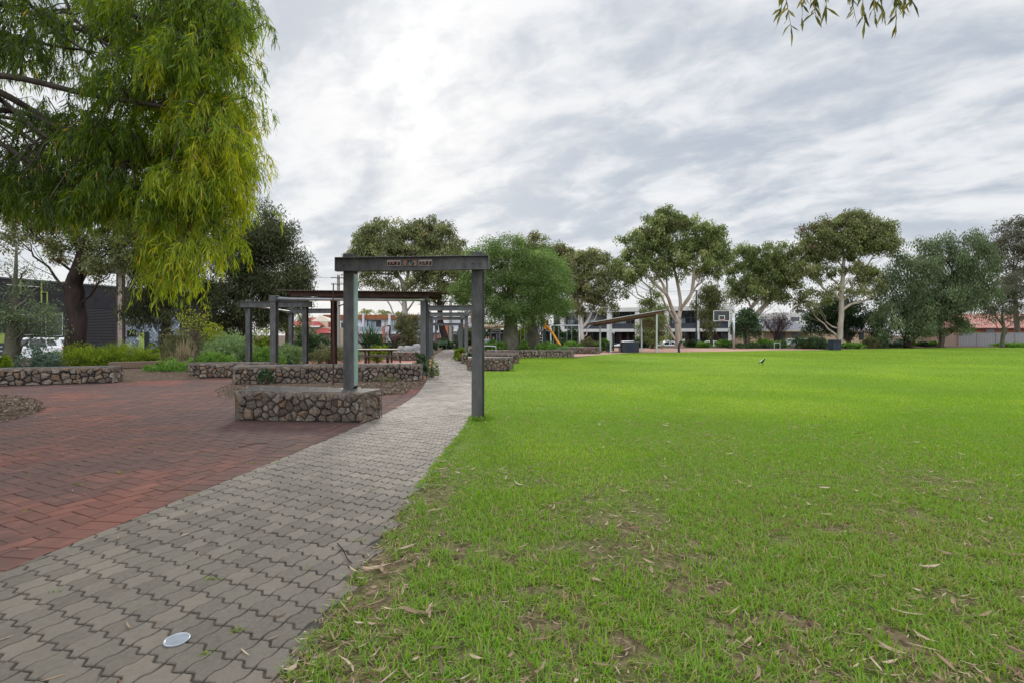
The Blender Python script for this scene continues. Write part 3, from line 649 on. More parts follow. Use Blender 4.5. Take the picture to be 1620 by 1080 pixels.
def tree(name, label, cat, d, trunk, blobs, leaf, barkm, nleaf=9000, lsz=(.22, .09), clump=.75, droop=.5, group=None, base=None, twigs=.4, dens=1.1, shell=.42, limb=.35, sag=0., z0=0., limbs=(), kmin=2, jit=.06):
    """trunk: [(px,py,radius m)...] from the ground up, at depth d; blobs: crown masses (px,py,rx,ry[,depth offset[,weight]]) in photo rows"""
    b0 = GX(trunk[0][0], d); b0.z = z0; root = thing(name, label, cat, b0, 0, group)
    tp = [b0.copy()] + [P(x, y, d) for x, y, r in trunk[1:]]
    for k in range(1, len(tp)): tp[k].y += rnd.uniform(-.02, .02) * d * .2
    tr = [r for *_, r in trunk]
    mb = MB(); sm, sr = [], []
    for i in range(len(tp) - 1):
        for t in (0, .25, .5, .75): sm.append(tp[i].lerp(tp[i + 1], t) + Vector((rnd.gauss(0, jit), rnd.gauss(0, jit), 0)) * tr[i] * (1 if (i or t) else 0)); sr.append(tr[i] * (1 - t) + tr[i + 1] * t)
    sm.append(tp[-1]); sr.append(tr[-1])
    mb.tube([p - b0 for p in sm], sr, 9)
    for lb in limbs:
        yo = rnd.uniform(-1, 1); lp = []
        for k, (x, y, r) in enumerate(lb): p = P(x, y, d); p.y += yo * min(1, k * .5) * 1.2; lp.append(p)
        if lp: lp[0] = min(sm, key=lambda p: (p - lp[0]).length).copy()
        cvl = curve(lp, 16); rl = np.interp(np.linspace(0, 1, len(cvl)), np.linspace(0, 1, len(lb)), [r for *_, r in lb]); mb.tube([p - b0 for p in cvl], [float(r) for r in rl], 7); sm = sm + cvl[2:]; sr = sr + [float(r) for r in rl][2:]
    Cc, Cn = [], []; tot = 0; info = []
    for bl in blobs:
        x, y, rx, ry = bl[:4]; dof = bl[4] if len(bl) > 4 else rnd.uniform(-.3, .3) * rx * d / F; wt = bl[5] if len(bl) > 5 else 1
        c = P(x, y, d); c.y += dof; r = Vector((rx, (rx + ry) * .45, ry)) * d / F; area = (r.x * r.z) * wt; info.append((c, r, area)); tot += area
    for c, r, area in info:
        # limb from the trunk to this mass
        cand = [k for k in range(len(sm)) if sm[k].z < c.z - .25 * r.z and k > kmin] or [len(sm) - 1]
        hd = lambda k: math.hypot(sm[k].x - c.x, sm[k].y - c.y); k = min(cand, key=lambda k: abs(sm[k].z - (c.z - 1.15 * hd(k) - .3 * r.z)) + .35 * hd(k)); st = sm[k]; ln = (c - st).length
        mid = Vector((st.x + (c.x - st.x) * .42, st.y + (c.y - st.y) * .42, st.z + (c.z - st.z) * .60)) if st.z < c.z else st.lerp(c, .5) + Vector((0, 0, .1 * ln))
        pts = []; 
        for t in np.linspace(0, 1, 8): t = float(t); pts.append(st * (1 - t) ** 2 + mid * 2 * t * (1 - t) + c * t * t + Vector((rnd.gauss(0, .025), rnd.gauss(0, .025), rnd.gauss(0, .02))) * ln * (0 < t))
        r0 = min(sr[k] * .7, max(.03, .013 * ln + limb * .1)); mb.tube([p - b0 for p in pts], [r0 * (1 - .72 * t) for t in np.linspace(0, 1, 8)], 6)
        m_ = max(4, int(dens * 2.2 * (r.x * r.z + r.x * r.y) / clump ** 2)); dirs = rand_dirs(m_, .25); rad = np.where(NR.random(m_) < .16, NR.uniform(1, 1.22, m_), NR.uniform(shell, 1, m_) ** .7)
        cc = np.array(c) + dirs * rad[:, None] * np.array(r); Cc.append(cc); nl = int(nleaf * area / tot / m_) + 1; Cn.append(np.full(m_, nl))
        for q in cc[NR.random(m_) < twigs]:
            q = Vector(q); s = pts[rnd.randint(3, 7)]; md = s.lerp(q, .5) + Vector((0, 0, -.08 * (q - s).length)); mb.tube([s - b0, md - b0, q - b0], [r0 * .26, r0 * .18, r0 * .07], 4, False)
    mb.build('trunk', MATS[barkm], root, smooth=True)
    Cc = np.concatenate(Cc); Cn = np.concatenate(Cn); sz = NR.uniform(.65, 1.25, len(Cc)); ct = NR.normal(.5, .20, len(Cc))
    idx = np.repeat(np.arange(len(Cc)), Cn); n = len(idx); off = rand_dirs(n) * (NR.random(n) ** .5)[:, None] * clump * sz[idx][:, None] * np.array([1, 1, .8])
    off[:, 2] -= sag * NR.random(n) * clump
    pos = Cc[idx] + off - np.array(b0); ax = rand_dirs(n); ax[:, 2] -= droop * 1.6; 
    t = (ct[idx] + NR.normal(0, .17, n) + .10 * off[:, 2] / clump).clip(0, 1)  # leaf tint raised toward each clump's top, light from above painted in
    link('crown', leaf_mesh('crown', pos, ax, NR.uniform(.7, 1.3, n) * lsz[0], NR.uniform(.7, 1.3, n) * lsz[1], t), MATS[leaf], root)
    return root
def bush(name, label, d, cx, base, w_, top, leaf, n=3500, lsz=(.07, .03), cat='bush', group='garden bushes', depth=.8, lumps=9, up=.4, rough=.28, z0=0., spiky=0., fill=.55):
    """a leafy mound: photo columns cx±w/2, rows top..base at depth d"""
    b0 = GX(cx, d); b0.z = z0; tz = H + (HOR - top) / F * d - z0; rx = w_ * d / F / 2; ry = rx * depth
    tz = max(tz, .12)
    cs = []
    for k in range(lumps):
        a = rnd.random() * 6.283; q = rnd.random() ** .5 * .62; s = rnd.uniform(.34, .6)
        cs.append((math.cos(a) * q * rx, math.sin(a) * q * ry, tz * rnd.uniform(.30, .62) * (1 - .6 * q), s * rx, s * ry, tz * rnd.uniform(.32, .42)))
    cs.append((0, 0, tz * .5, rx * .62, ry * .62, tz * .47))
    cs = np.array(cs); vol = (cs[:, 3] * cs[:, 4]) ; pr = vol / vol.sum(); nt_ = max(40, n // 34); i = NR.choice(len(cs), nt_, p=pr); dr = rand_dirs(nt_, .2); rad_t = NR.normal(.95, .055, nt_); rad = np.where(NR.random(n) < .75, NR.normal(1, .07, n), NR.uniform(fill, 1, n))
    lump = 1 + rough * (vnoise(dr[:, 0] * 3.1 + i * 3.7 + 30, dr[:, 1] * 3.1 + dr[:, 2] * 2 + 30, rnd.randrange(999), 3) - .5) * 2
    ctr = cs[i, :3] + dr * rad_t[:, None] * lump[:, None] * cs[i, 3:6]; tr_ = (cs[i, 3:6].mean(1) * NR.uniform(.16, .34, nt_)); ttint = NR.normal(0, .10, nt_)
    k = NR.integers(0, nt_, n); q_ = rand_dirs(n, .35); pos = ctr[k] + q_ * (tr_[k] * NR.random(n) ** .45)[:, None]; inn = NR.random(n) < .14; pos[inn] = cs[i[k[inn]], :3] + (pos[inn] - cs[i[k[inn]], :3]) * NR.uniform(.4, .9, (inn.sum(), 1)); dr = unit(dr[k] * .6 + q_ * .8); pos[:, 2] = np.where(pos[:, 2] < .02, NR.random(n) * tz * .35, pos[:, 2])
    ax = dr * .8 + NR.normal(size=(n, 3)) * .55; ax[:, 2] += up
    if spiky: ax = dr * .4 + np.array([0, 0, spiky]) + NR.normal(size=(n, 3)) * .2
    t = (NR.normal(.45, .17, n) + .22 * (vnoise(pos[:, 0] * 2.2 + 20, pos[:, 1] * 2.2 + pos[:, 2] * 2 + 20, 77, 2) - .5) * 2 + .10 * (dr[:, 2]) + ttint[k]).clip(0, 1)
    root = thing(name, label, cat, b0, 0, group)
    link('foliage', leaf_mesh('foliage', pos, ax, NR.uniform(.6, 1.35, n) * lsz[0], NR.uniform(.6, 1.3, n) * lsz[1], t), MATS[leaf], root)
    mb = MB()
    for c in cs[:7]:
        mb.tube([(c[0] * .15, c[1] * .15, -.05), (c[0] * .5, c[1] * .5, c[2] * .6), (c[0], c[1], c[2] + c[5] * .5)], [.02 + .01 * tz, .014 + .005 * tz, .006], 4)
    mb.build('stems', MATS['brown_bark'], root)
    return root

# ---- the big weeping wattle hanging in from the left
D0 = 7.0; tb = Vector((-8.9, 7.6, 0)); root = thing('weeping_wattle', 'large weeping wattle with yellow green drooping leaves hanging over the plaza from the left', 'tree', tb)
mb = MB()
mb.tube([p - tb for p in curve([tb, tb + Vector((.1, 0, 1.6)), tb + Vector((.35, -.1, 3.0)), tb + Vector((.3, .1, 5)), tb + Vector((.8, .2, 7.5))])], [.36 - .017 * k for k in range(len(curve([tb, tb, tb, tb, tb])))], 12)
f1 = tb + Vector((.3, .05, 4.95)); f2 = tb + Vector((.6, .15, 6.5)); LIMBS = []
for st, pts, r in ((f1, [(-30, 138), (60, 180), (125, 218), (212, 256)], .075), (f1, [(-40, 172), (40, 180), (100, 208), (140, 238)], .06), (f1, [(-25, 150), (10, 165), (70, 215), (128, 233), (205, 250)], .05), (f1, [(-30, 180), (40, 215), (72, 245), (99, 277)], .055),
                   (f2, [(-20, 2), (50, 22), (98, 38), (150, 58), (196, 95)], .055), (f2, [(-30, 40), (25, 58), (80, 72), (135, 80)], .045), (f2, [(-10, -40), (40, 0), (90, 50), (140, 84)], .035), (f2, [(60, -60), (100, -5), (118, 30), (156, 62)], .035), (f2, [(60, -70), (160, 0), (240, 35), (330, 60)], .05), (f1, [(-40, 200), (120, 300), (230, 330), (310, 340)], .05), (f1, [(-20, 120), (140, 150), (260, 170), (350, 190)], .06), (f2, [(0, -110), (180, -60), (300, -30), (370, 10)], .06), (f1, [(-60, 280), (40, 310), (120, 330)], .04), (f1, [(100, 208), (200, 260), (270, 330), (310, 420)], .035)):
    dd0 = rnd.uniform(6.1, 7.4); pw = [st] + [P(x, y, dd0 + rnd.uniform(-.15, .15)) for x, y in pts]; cv = curve(pw, 20); LIMBS.append(cv)
    mb.tube([p - tb for p in cv], [r * .68 * (1 - .75 * k / len(cv)) + .006 for k in range(len(cv))], 7)
BL = [(335, 20, 72, 60, 1.3), (310, 105, 85, 65, 1.2), (345, 150, 50, 50, 1), (345, 215, 70, 60, 1.3), (318, 285, 88, 60, 1.5), (345, 330, 58, 45, 1.2), (302, 388, 46, 42, 1.0), (298, 428, 28, 24, .6), (345, 382, 22, 30, .35), (232, 140, 66, 70, 1.0), (205, 245, 72, 60, 1.0), (150, 305, 80, 42, 1.0), (60, 318, 62, 40, .95), (30, 270, 55, 45, .7), (110, 215, 70, 42, .42), (60, 110, 70, 55, .34), (140, 45, 75, 45, .42), (225, 30, 70, 45, .8), (10, 40, 60, 50, .3), (60, 10, 60, 30, .35), (255, 345, 38, 36, .55), (215, 322, 38, 34, .45), (20, 200, 50, 40, .35), (385, 270, 22, 60, .6), (372, 55, 24, 60, .5)]
Sp, St, Sd = [], [], []
for x, y, rx, ry, wt in BL:
    if x > 200: x, rx = x - 12, rx * .86
    ncl = max(3, int(23 * wt * rx * ry / 4000)); per = 13
    for dv in rand_dirs(ncl, .1):
        rd = rnd.uniform(.45, 1) ** .6; qx, qy, qd = x + dv[0] * rx * rd, y - ry * .3 + dv[2] * ry * .8 * rd, D0 + dv[1] * rd * 1.3; c = P(qx, qy, qd)
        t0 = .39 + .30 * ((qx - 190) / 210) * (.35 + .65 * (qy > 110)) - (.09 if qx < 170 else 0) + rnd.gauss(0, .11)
        for k in range(per):
            e = Vector((rnd.gauss(0, .13), rnd.gauss(0, .13), rnd.gauss(0, .07))); Sp.append(c + e); Sd.append((dv[0] * .6 + e.x * 4, dv[1] * .6 - .2 + e.y * 4, .25)); St.append(t0 + rnd.gauss(0, .07))
Sp = np.array([tuple(p) for p in Sp]); Sd = unit(np.array(Sd) + NR.normal(size=(len(Sp), 3)) * .35); St = np.array(St); ns = len(Sp)
K = 30; s = np.tile(np.linspace(.04, 1, K), ns); ii = np.repeat(np.arange(ns), K); Ln = NR.uniform(.26, .52, ns)[ii]
pos = Sp[ii] + Sd[ii] * (Ln * .46 * (1 - (1 - s) ** 2))[:, None] + np.array([0, 0, -1.]) * (Ln * .75 * s ** 1.8)[:, None] + NR.normal(0, .018, (ns * K, 3))
ax = Sd[ii] * (.45 * (1 - s))[:, None] + np.array([0, 0, -1.]) * (.55 + .4 * s)[:, None] + NR.normal(0, .30, (ns * K, 3))
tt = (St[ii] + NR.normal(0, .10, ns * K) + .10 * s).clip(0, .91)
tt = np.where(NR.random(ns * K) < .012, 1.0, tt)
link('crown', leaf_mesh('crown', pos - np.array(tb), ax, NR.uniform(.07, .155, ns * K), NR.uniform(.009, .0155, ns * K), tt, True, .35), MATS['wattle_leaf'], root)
for k in range(0, ns, 2):
    p, q = Vector(Sp[k]), Vector(Sd[k]); l = Ln[k * K]; b = p - tb
    mb.tube([b - q * .12, b + q * .2 * l, b + q * .34 * l + Vector((0, 0, -.18 * l)), b + q * .42 * l + Vector((0, 0, -.6 * l))], [.006, .004, .003, .002], 3, False)
LP = [p for l in LIMBS for p in l[6:]]
for k in range(0, ns, 7):
    p = Vector(Sp[k]); q = min(LP, key=lambda z: (z - p).length); (p - q).length < 1.1 and mb.tube([q - tb, q.lerp(p, .5) - tb + Vector((0, 0, .06)), p - tb], [.012, .009, .005], 4, False)
mb.build('trunk', MATS['limb_bark'], root, smooth=True)
# unseen leaf mass over and left of the viewer, added to shade the paving
m_ = 21000; cc = np.array([(rnd.uniform(-13.5, .6), rnd.uniform(-4, 11), rnd.uniform(5, 10)) for _ in range(230)]); i = NR.integers(0, 230, m_); pos = cc[i] + NR.normal(0, .45, (m_, 3)); pos = pos[(pos[:, 2] > 1.75 + np.maximum(pos[:, 1], 0) * .69) | (pos[:, 0] < -1.06 * pos[:, 1] - .4) & (pos[:, 2] > 2.6)]; pos = pos[(pos[:, 1] < 4.4) | (pos[:, 0] < -8.2)] - np.array(tb); k = len(pos)
link('unseen_crown', leaf_mesh('unseen_crown', pos, NR.normal(size=(k, 3)) * .5 + np.array([0, 0, -1.]), NR.uniform(.2, .4, k), NR.uniform(.035, .06, k), NR.uniform(.1, .6, k)), MATS['wattle_leaf'], root)

# ---- overhanging gum branch, top right
tb = Vector((9.6, 6.4, 0)); root = thing('overhanging_gum', 'gum tree beyond the right edge whose leafy twigs hang into the top of the sky', 'tree', tb); mb = MB()
mb.tube([p - tb for p in curve([tb, tb + Vector((-.1, 0, 2.5)), tb + Vector((-.5, -.2, 5.2)), tb + Vector((-.6, 0, 8.5))])], [.30 - .012 * k for k in range(len(curve([tb] * 4)))], 10)
cv = curve([tb + Vector((-.5, -.2, 5.3)), (7.6, 5.6, 5.75), (5.6, 5.2, 5.6), (3.6, 5.0, 5.45), (2.5, 5.0, 5.3)], 24); mb.tube([p - tb for p in cv], [.07 * (1 - .85 * k / len(cv)) + .004 for k in range(len(cv))], 6)
pp, aa, ll, ww = [], [], [], []
for x, y0, y1, nl in ((1236, -30, 36, 7), (1252, -30, 60, 10), (1268, -30, 50, 8), (1290, -30, 40, 12), (1308, -30, 30, 8), (1335, -30, 0, 4), (1355, -30, 50, 9), (1368, -30, 50, 11), (1384, -30, 42, 10), (1400, -30, 40, 10), (1418, -30, 58, 14), (1428, -30, 40, 12), (1444, -30, 20, 7), (1462, -30, 2, 5), (1478, -30, 6, 4), (1515, -30, -4, 3), (1555, -30, 0, 2), (1275, -40, 5, 6), (1390, -40, 8, 8)):
    e = 5.0 + rnd.uniform(-.35, .35); a = P(x + rnd.uniform(-12, 12), y0 - 40, e); b = P(x, y1 - 14, e + rnd.uniform(-.1, .1)); nb = min(cv, key=lambda z: (z - a).length); q = a.lerp(b, .5) + Vector((rnd.gauss(0, .04), 0, 0))
    mb.tube([p - tb for p in (nb, a, q, b)], [.008, .005, .0035, .002], 4, False)
    for k in range(int(nl * 1.8)):
        t = rnd.uniform(.25, 1); c = a.lerp(q, t * 2) if t < .5 else q.lerp(b, t * 2 - 1); pp.append(c - tb); aa.append((rnd.gauss(0, .45), rnd.gauss(0, .45), -.9)); ll.append(rnd.uniform(.09, .17)); ww.append(rnd.uniform(.018, .03))
leafmat('near_gum_leaf', [(0, (.07, .07, .015)), (.5, (.13, .14, .025)), (1, (.24, .20, .04))], .4, .08)
link('crown', leaf_mesh('crown', np.array([tuple(p) for p in pp]), np.array(aa), np.array(ll), np.array(ww), NR.random(len(pp)), True, .3), MATS['near_gum_leaf'], root)
# the rest of that crown, above and out of the picture
m_ = 1500; cc = np.array([(rnd.uniform(4.5, 12), rnd.uniform(4, 9), rnd.uniform(6.4, 9.5)) for _ in range(60)]); i = NR.integers(0, 60, m_); pos = cc[i] + NR.normal(0, .4, (m_, 3)); pos = pos[pos[:, 2] > 1.5 + pos[:, 1] * .70]; pos = pos - np.array(tb); k = len(pos)
link('unseen_crown', leaf_mesh('unseen_crown', pos, NR.normal(size=(k, 3)) + np.array([0, 0, -1.]), NR.uniform(.1, .16, k), NR.uniform(.02, .03, k), NR.random(k)), MATS['near_gum_leaf'], root)
mb.build('trunk', MATS['gum_bark'], root, smooth=True)
GT = 'trees around the park'
# ---- left background
tree('dark_tree', 'dark rough barked tree forking behind the lime hedge, in front of the black warehouse', 'tree', 29, [(118, 550, .52), (119, 500, .46), (116, 450, .42), (122, 425, .34), (135, 380, .2)], [(45, 352, 45, 20, 0, .5), (90, 350, 40, 28, 0, .8), (150, 345, 45, 30, 0, .9), (165, 395, 38, 28, 0, .9), (110, 395, 36, 22, 0, .6), (190, 360, 40, 40, 1, .9), (175, 430, 24, 18, 0, .5), (30, 380, 30, 20, 0, .4)], 'gum_leaf', 'dark_bark', 30000, (.17, .065), .55, .5, GT)
tree('she_oak', 'dark drooping she oak hiding part of the mural beside the warehouse', 'tree', 34, [(262, 551, .3), (262, 480, .24), (258, 420, .16)], [(215, 380, 38, 40), (235, 430, 45, 45), (250, 480, 46, 30), (225, 490, 32, 24, 0, .8), (270, 400, 50, 50), (275, 445, 40, 40), (232, 350, 40, 30)], 'oak_leaf', 'dark_bark', 34000, (.26, .05), .7, .9, GT, sag=.8, dens=1.5)
tree('she_oak', 'broad dark rounded tree behind the left pergola posts, left of the power pole', 'tree', 36, [(385, 556, .38), (383, 505, .32), (390, 460, .24)], [(425, 365, 42, 38), (395, 400, 55, 45), (440, 415, 46, 45), (455, 450, 34, 40), (370, 440, 50, 45), (420, 460, 50, 40), (350, 480, 36, 34), (345, 515, 34, 25), (385, 495, 38, 25, 0, .8), (425, 490, 30, 22, 0, .6)], 'oak_leaf', 'dark_bark', 64000, (.24, .06), .85, .7, GT, sag=.5, dens=1.7)
tree('grey_tree', 'pale grey green tree between the dark rounded tree and the red roofed house', 'tree', 42, [(455, 553, .25), (455, 515, .2), (450, 490, .12)], [(450, 470, 32, 26), (432, 500, 28, 30), (465, 505, 26, 28), (420, 485, 20, 20)], 'gum_leaf_bright', 'brown_bark', 9000, (.2, .07), .6, .5, GT)
tree('young_bottle_tree', 'young bottle tree with swollen grey trunk and thin feathery crown at the far left', 'tree', 19.5, [(20, 590, .27), (20, 570, .27), (22, 530, .22), (23, 490, .13), (24, 440, .07), (25, 385, .035)], [(60, 510, 46, 20, 0, 1.2), (75, 490, 30, 14), (15, 505, 34, 24), (50, 530, 34, 12), (15, 470, 32, 16, 0, .5), (60, 455, 36, 14, 0, .35), (10, 430, 28, 14, 0, .3), (45, 425, 34, 16, 0, .25)], 'pepper_leaf', 'bottle_bark', 5200, (.10, .035), .4, .3, GT, twigs=.8)
def sapling():
    d = 20.0; b0 = GX(308, d); root = thing('sapling', 'young sapling with sparse yellow green leaves above a short gabion wall', 'tree', b0); mb = MB()
    f = P(308, 540, d); mb.tube([Vector((0, 0, 0)), f.lerp(b0, .5) - b0, f - b0], [.055, .045, .04], 7); pp = []
    for x, y in ((283, 497), (293, 493), (300, 488), (310, 500), (318, 497), (328, 502), (330, 484), (297, 510), (320, 512), (335, 520), (345, 517), (288, 505)):
        e = P(x, y, d + rnd.uniform(-.5, .5)); mid = f.lerp(e, .45) + Vector((rnd.uniform(-.05, .05), 0, -.05)); mb.tube([f - b0, mid - b0, e - b0], [.022, .016, .006], 5, False)
        for k in range(46): pp.append(tuple(mid.lerp(e, rnd.uniform(.3, 1.1)) + Vector((rnd.gauss(0, .09), rnd.gauss(0, .09), rnd.gauss(0, .07))) - b0))
    mb.build('trunk', MATS['brown_bark'], root, smooth=True); n = len(pp); link('crown', leaf_mesh('crown', np.array(pp), NR.normal(size=(n, 3)), NR.uniform(.05, .10, n), NR.uniform(.03, .05, n), NR.random(n)), MATS['yellow_leaf'], root)
sapling()
# ---- middle
tree('gum_tree', 'pale trunked gum with wide crown behind the pergola, left of the townhouse bricks', 'tree', 60, [(640, 551, .40), (641, 520, .36), (641, 490, .32), (638, 470, .28), (640, 455, .25)], [(610, 372, 36, 26), (585, 390, 34, 22), (572, 405, 28, 14), (650, 385, 42, 28), (620, 405, 48, 24), (690, 372, 36, 26), (705, 395, 30, 26), (665, 415, 40, 22, 0, .8), (600, 430, 36, 20, 0, .55), (575, 440, 22, 12, 0, .4), (700, 425, 30, 18, 0, .7), (612, 455, 30, 14, 0, .4), (660, 362, 30, 18)], 'gum_leaf', 'white_bark', 38000, (.34, .12), .72, .7, GT, sag=.45, limbs=([(639, 462, .3), (634, 445, .24), (620, 425, .18), (608, 400, .1)], [(640, 460, .3), (656, 445, .24), (668, 425, .18), (685, 395, .1)], [(640, 460, .22), (645, 430, .18), (645, 400, .1)], [(622, 428, .12), (600, 432, .1), (580, 420, .05)]))
tree('leaning_gum', 'black trunked gum leaning over the path behind the row of steel arches', 'tree', 58, [(707, 551, .46), (704, 535, .40), (697, 510, .34), (695, 480, .28), (693, 450, .2), (692, 425, .12)], [(680, 425, 30, 24), (700, 440, 32, 26), (720, 430, 22, 26), (665, 450, 26, 18, 0, .6), (716, 462, 28, 20), (688, 468, 18, 14, 0, .6)], 'gum_leaf', 'dark_bark', 14000, (.32, .11), .9, .5, GT)
tree('bottle_tree', 'big bottle tree with fat swollen trunk, nearer of the two behind the long gabion', 'tree', 36.5, [(808, 553, .66), (808, 548, .64), (808, 530, .56), (808, 508, .44), (808, 490, .34), (806, 440, .2)], [(800, 402, 34, 26), (770, 425, 40, 36), (745, 462, 28, 30), (812, 430, 48, 36), (850, 440, 34, 40), (790, 465, 46, 36), (835, 475, 46, 32), (760, 478, 34, 26), (870, 470, 24, 28), (732, 462, 14, 20), (786, 500, 34, 13), (826, 503, 34, 12), (808, 494, 30, 14, -.8)], 'bottle_leaf', 'bottle_bark', 90000, (.115, .055), .7, .25, GT, dens=1.9, shell=.7, sag=.2, z0=.3, kmin=13, jit=.015)
tree('bottle_tree', 'smaller bottle tree with lime tinted crown, right of the fat trunked one', 'tree', 40.5, [(842, 552, .60), (842, 544, .58), (842, 530, .5), (841, 512, .36), (842, 480, .22)], [(855, 425, 32, 28), (870, 455, 32, 36), (862, 490, 32, 26), (880, 480, 22, 30), (838, 440, 30, 36)], 'bottle_leaf_lime', 'bottle_bark', 38000, (.115, .055), .7, .25, GT, dens=1.9, shell=.7, sag=.2, z0=.3, kmin=13, jit=.015)
tree('tall_gum', 'distant gum whose small crown shows above the bottle trees', 'tree', 78, [(860, 549, .4), (858, 480, .32), (852, 410, .2)], [(847, 384, 20, 13), (838, 392, 14, 10), (856, 395, 14, 9), (885, 402, 26, 15), (872, 420, 22, 18, 0, .6), (900, 408, 20, 14), (893, 432, 16, 16, 0, .5)], 'gum_leaf', 'gum_bark', 9000, (.4, .14), 1.1, .5, GT)
tree('gum_tree', 'open crowned gum with white forked trunk between the bottle trees and the shelter', 'tree', 62, [(921, 549, .3), (920, 530, .26), (919, 510, .24), (919, 495, .22)], [(935, 408, 34, 14), (920, 420, 28, 14), (955, 420, 24, 16), (905, 450, 26, 22, 0, .7), (935, 450, 30, 24, 0, .9), (920, 475, 30, 20, 0, .7), (955, 470, 26, 16, 0, .75), (960, 486, 20, 10, 0, .6), (900, 490, 22, 14, 0, .6), (965, 440, 14, 22, 0, .4)], 'gum_leaf', 'white_bark', 22000, (.32, .11), .8, .5, GT, limbs=([(919, 498, .26), (914, 470, .2), (918, 440, .13), (908, 415, .06)], [(920, 520, .2), (930, 508, .17), (938, 490, .13), (945, 460, .08)], [(918, 490, .2), (926, 460, .16), (936, 430, .08)]))
tree('gum_tree', 'tallest gum, its pale trunk splitting into three limbs right of the open shelter', 'tree', 60, [(1073, 549, .55), (1073, 542, .46), (1072, 525, .38), (1072, 512, .36), (1073, 505, .32)], [(1045, 360, 34, 24), (1020, 385, 36, 30), (995, 420, 28, 26), (985, 440, 22, 16, 0, .7), (1075, 365, 38, 26), (1110, 372, 34, 26), (1135, 390, 24, 28), (1060, 395, 46, 28), (1100, 405, 44, 28), (1030, 420, 30, 20, 0, .7), (1140, 415, 20, 22, 0, .7), (1075, 425, 30, 16, 0, .6), (990, 455, 16, 10, 0, .4), (1120, 432, 22, 12, 0, .4), (1050, 342, 22, 12)], 'gum_leaf_bright', 'gum_bark', 46000, (.32, .12), .72, .7, GT, sag=.45, twigs=.3, limbs=([(1071, 508, 0.26), (1062, 487, 0.21), (1054, 468, 0.18), (1038, 452, .18), (1015, 430, .12), (1000, 418, .07)], [(1055, 470, .2), (1048, 450, .15), (1035, 430, .10), (1025, 405, .06)], [(1057, 465, .14), (1056, 445, .12), (1050, 425, .08), (1052, 400, .05)], [(1074, 505, 0.27), (1079, 483, 0.21), (1079, 460, 0.18), (1074, 435, .18), (1068, 415, .12), (1062, 385, .06)], [(1078, 484, 0.20), (1090, 470, 0.18), (1094, 445, .2), (1095, 425, .15), (1102, 400, .08)], [(1096, 443, .14), (1112, 430, .11), (1130, 415, .06)]))
tree('weeping_gum', 'small drooping gum hanging in front of the white building, beside the dark lamp post', 'tree', 66, [(1126, 549, .2), (1125, 520, .17), (1122, 490, .13), (1120, 465, .08)], [(1120, 462, 20, 16), (1118, 480, 18, 16), (1132, 470, 14, 16), (1115, 502, 16, 14, 0, .8), (1122, 515, 10, 12, 0, .5)], 'gum_leaf', 'brown_bark', 6500, (.32, .09), .8, 1.0, GT, sag=1.)
tree('gum_tree', 'gum with dense crown and leaning forked trunk behind the basketball hoop', 'tree', 63, [(1181, 549, .32), (1178, 520, .28), (1182, 495, .25), (1196, 478, .2), (1213, 457, .13)], [(1175, 405, 24, 16), (1210, 402, 36, 18), (1235, 412, 26, 18), (1180, 430, 34, 24), (1220, 432, 38, 24), (1195, 455, 42, 20), (1240, 450, 20, 22, 0, .7), (1170, 462, 20, 14, 0, .7), (1225, 470, 24, 12, 0, .5), (1262, 430, 16, 18, 0, .5)], 'gum_leaf_bright', 'gum_bark', 30000, (.32, .11), .72, .7, GT, sag=.45, limb=1.)
tree('round_bottle_tree', 'small round dark bottle tree with stout trunk in the hedge behind the hoop pole', 'tree', 60, [(1181, 550, .36), (1181, 545, .33), (1181, 530, .28), (1181, 510, .14)], [(1181, 512, 20, 20), (1172, 520, 14, 16), (1192, 518, 14, 16), (1183, 500, 14, 10)], 'dark_leaf', 'brown_bark', 6500, (.24, .1), .6, .4, GT, dens=2)
tree('tree', 'narrow dark green tree growing behind the slatted screen of the shelter', 'tree', 58, [(1032, 549, .2), (1031, 520, .16), (1030, 480, .1), (1030, 455, .04)], [(1031, 468, 12, 16, 0, .7), (1030, 490, 18, 16), (1034, 510, 20, 18), (1026, 525, 20, 16), (1040, 532, 18, 14)], 'gum_leaf_bright', 'brown_bark', 6500, (.28, .1), .7, .4, GT)
def twiggy(label, px, d, w_, top):
    b0 = GX(px, d); root = thing('bare_shrub', label, 'shrub', b0, 0, None); mb = MB(); tips = []
    for k in range(26):
        a = rnd.uniform(-1, 1); e = P(px + a * w_, top + abs(a) * 14 + rnd.uniform(0, 12), d + rnd.uniform(-1.5, 1.5)); m1 = b0.lerp(e, .5) + Vector((-a * .5, 0, .1)); mb.tube([Vector((a * .1, 0, 0)), m1 - b0, e - b0], [.05, .03, .012], 4, False)
        for q in range(12):
            s = m1.lerp(e, rnd.uniform(0, 1)); t = s + Vector((rnd.gauss(0, .5), rnd.gauss(0, .5), abs(rnd.gauss(.6, .35)))); mb.tube([s - b0, t - b0], [.014, .008], 3, False); tips.append(tuple(s.lerp(t, rnd.random()) - b0))
    mb.build('twigs', MATS['twig_leaf'], root); n = len(tips) * 4; link('foliage', leaf_mesh('foliage', np.repeat(np.array(tips), 4, 0) + NR.normal(0, .2, (n, 3)), NR.normal(size=(n, 3)), NR.uniform(.15, .3, n), NR.uniform(.04, .08, n), NR.random(n)), MATS['twig_leaf'], root)
twiggy('bare reddish brown twiggy shrub standing before the grey tiled house', 1228, 62, 24, 492)
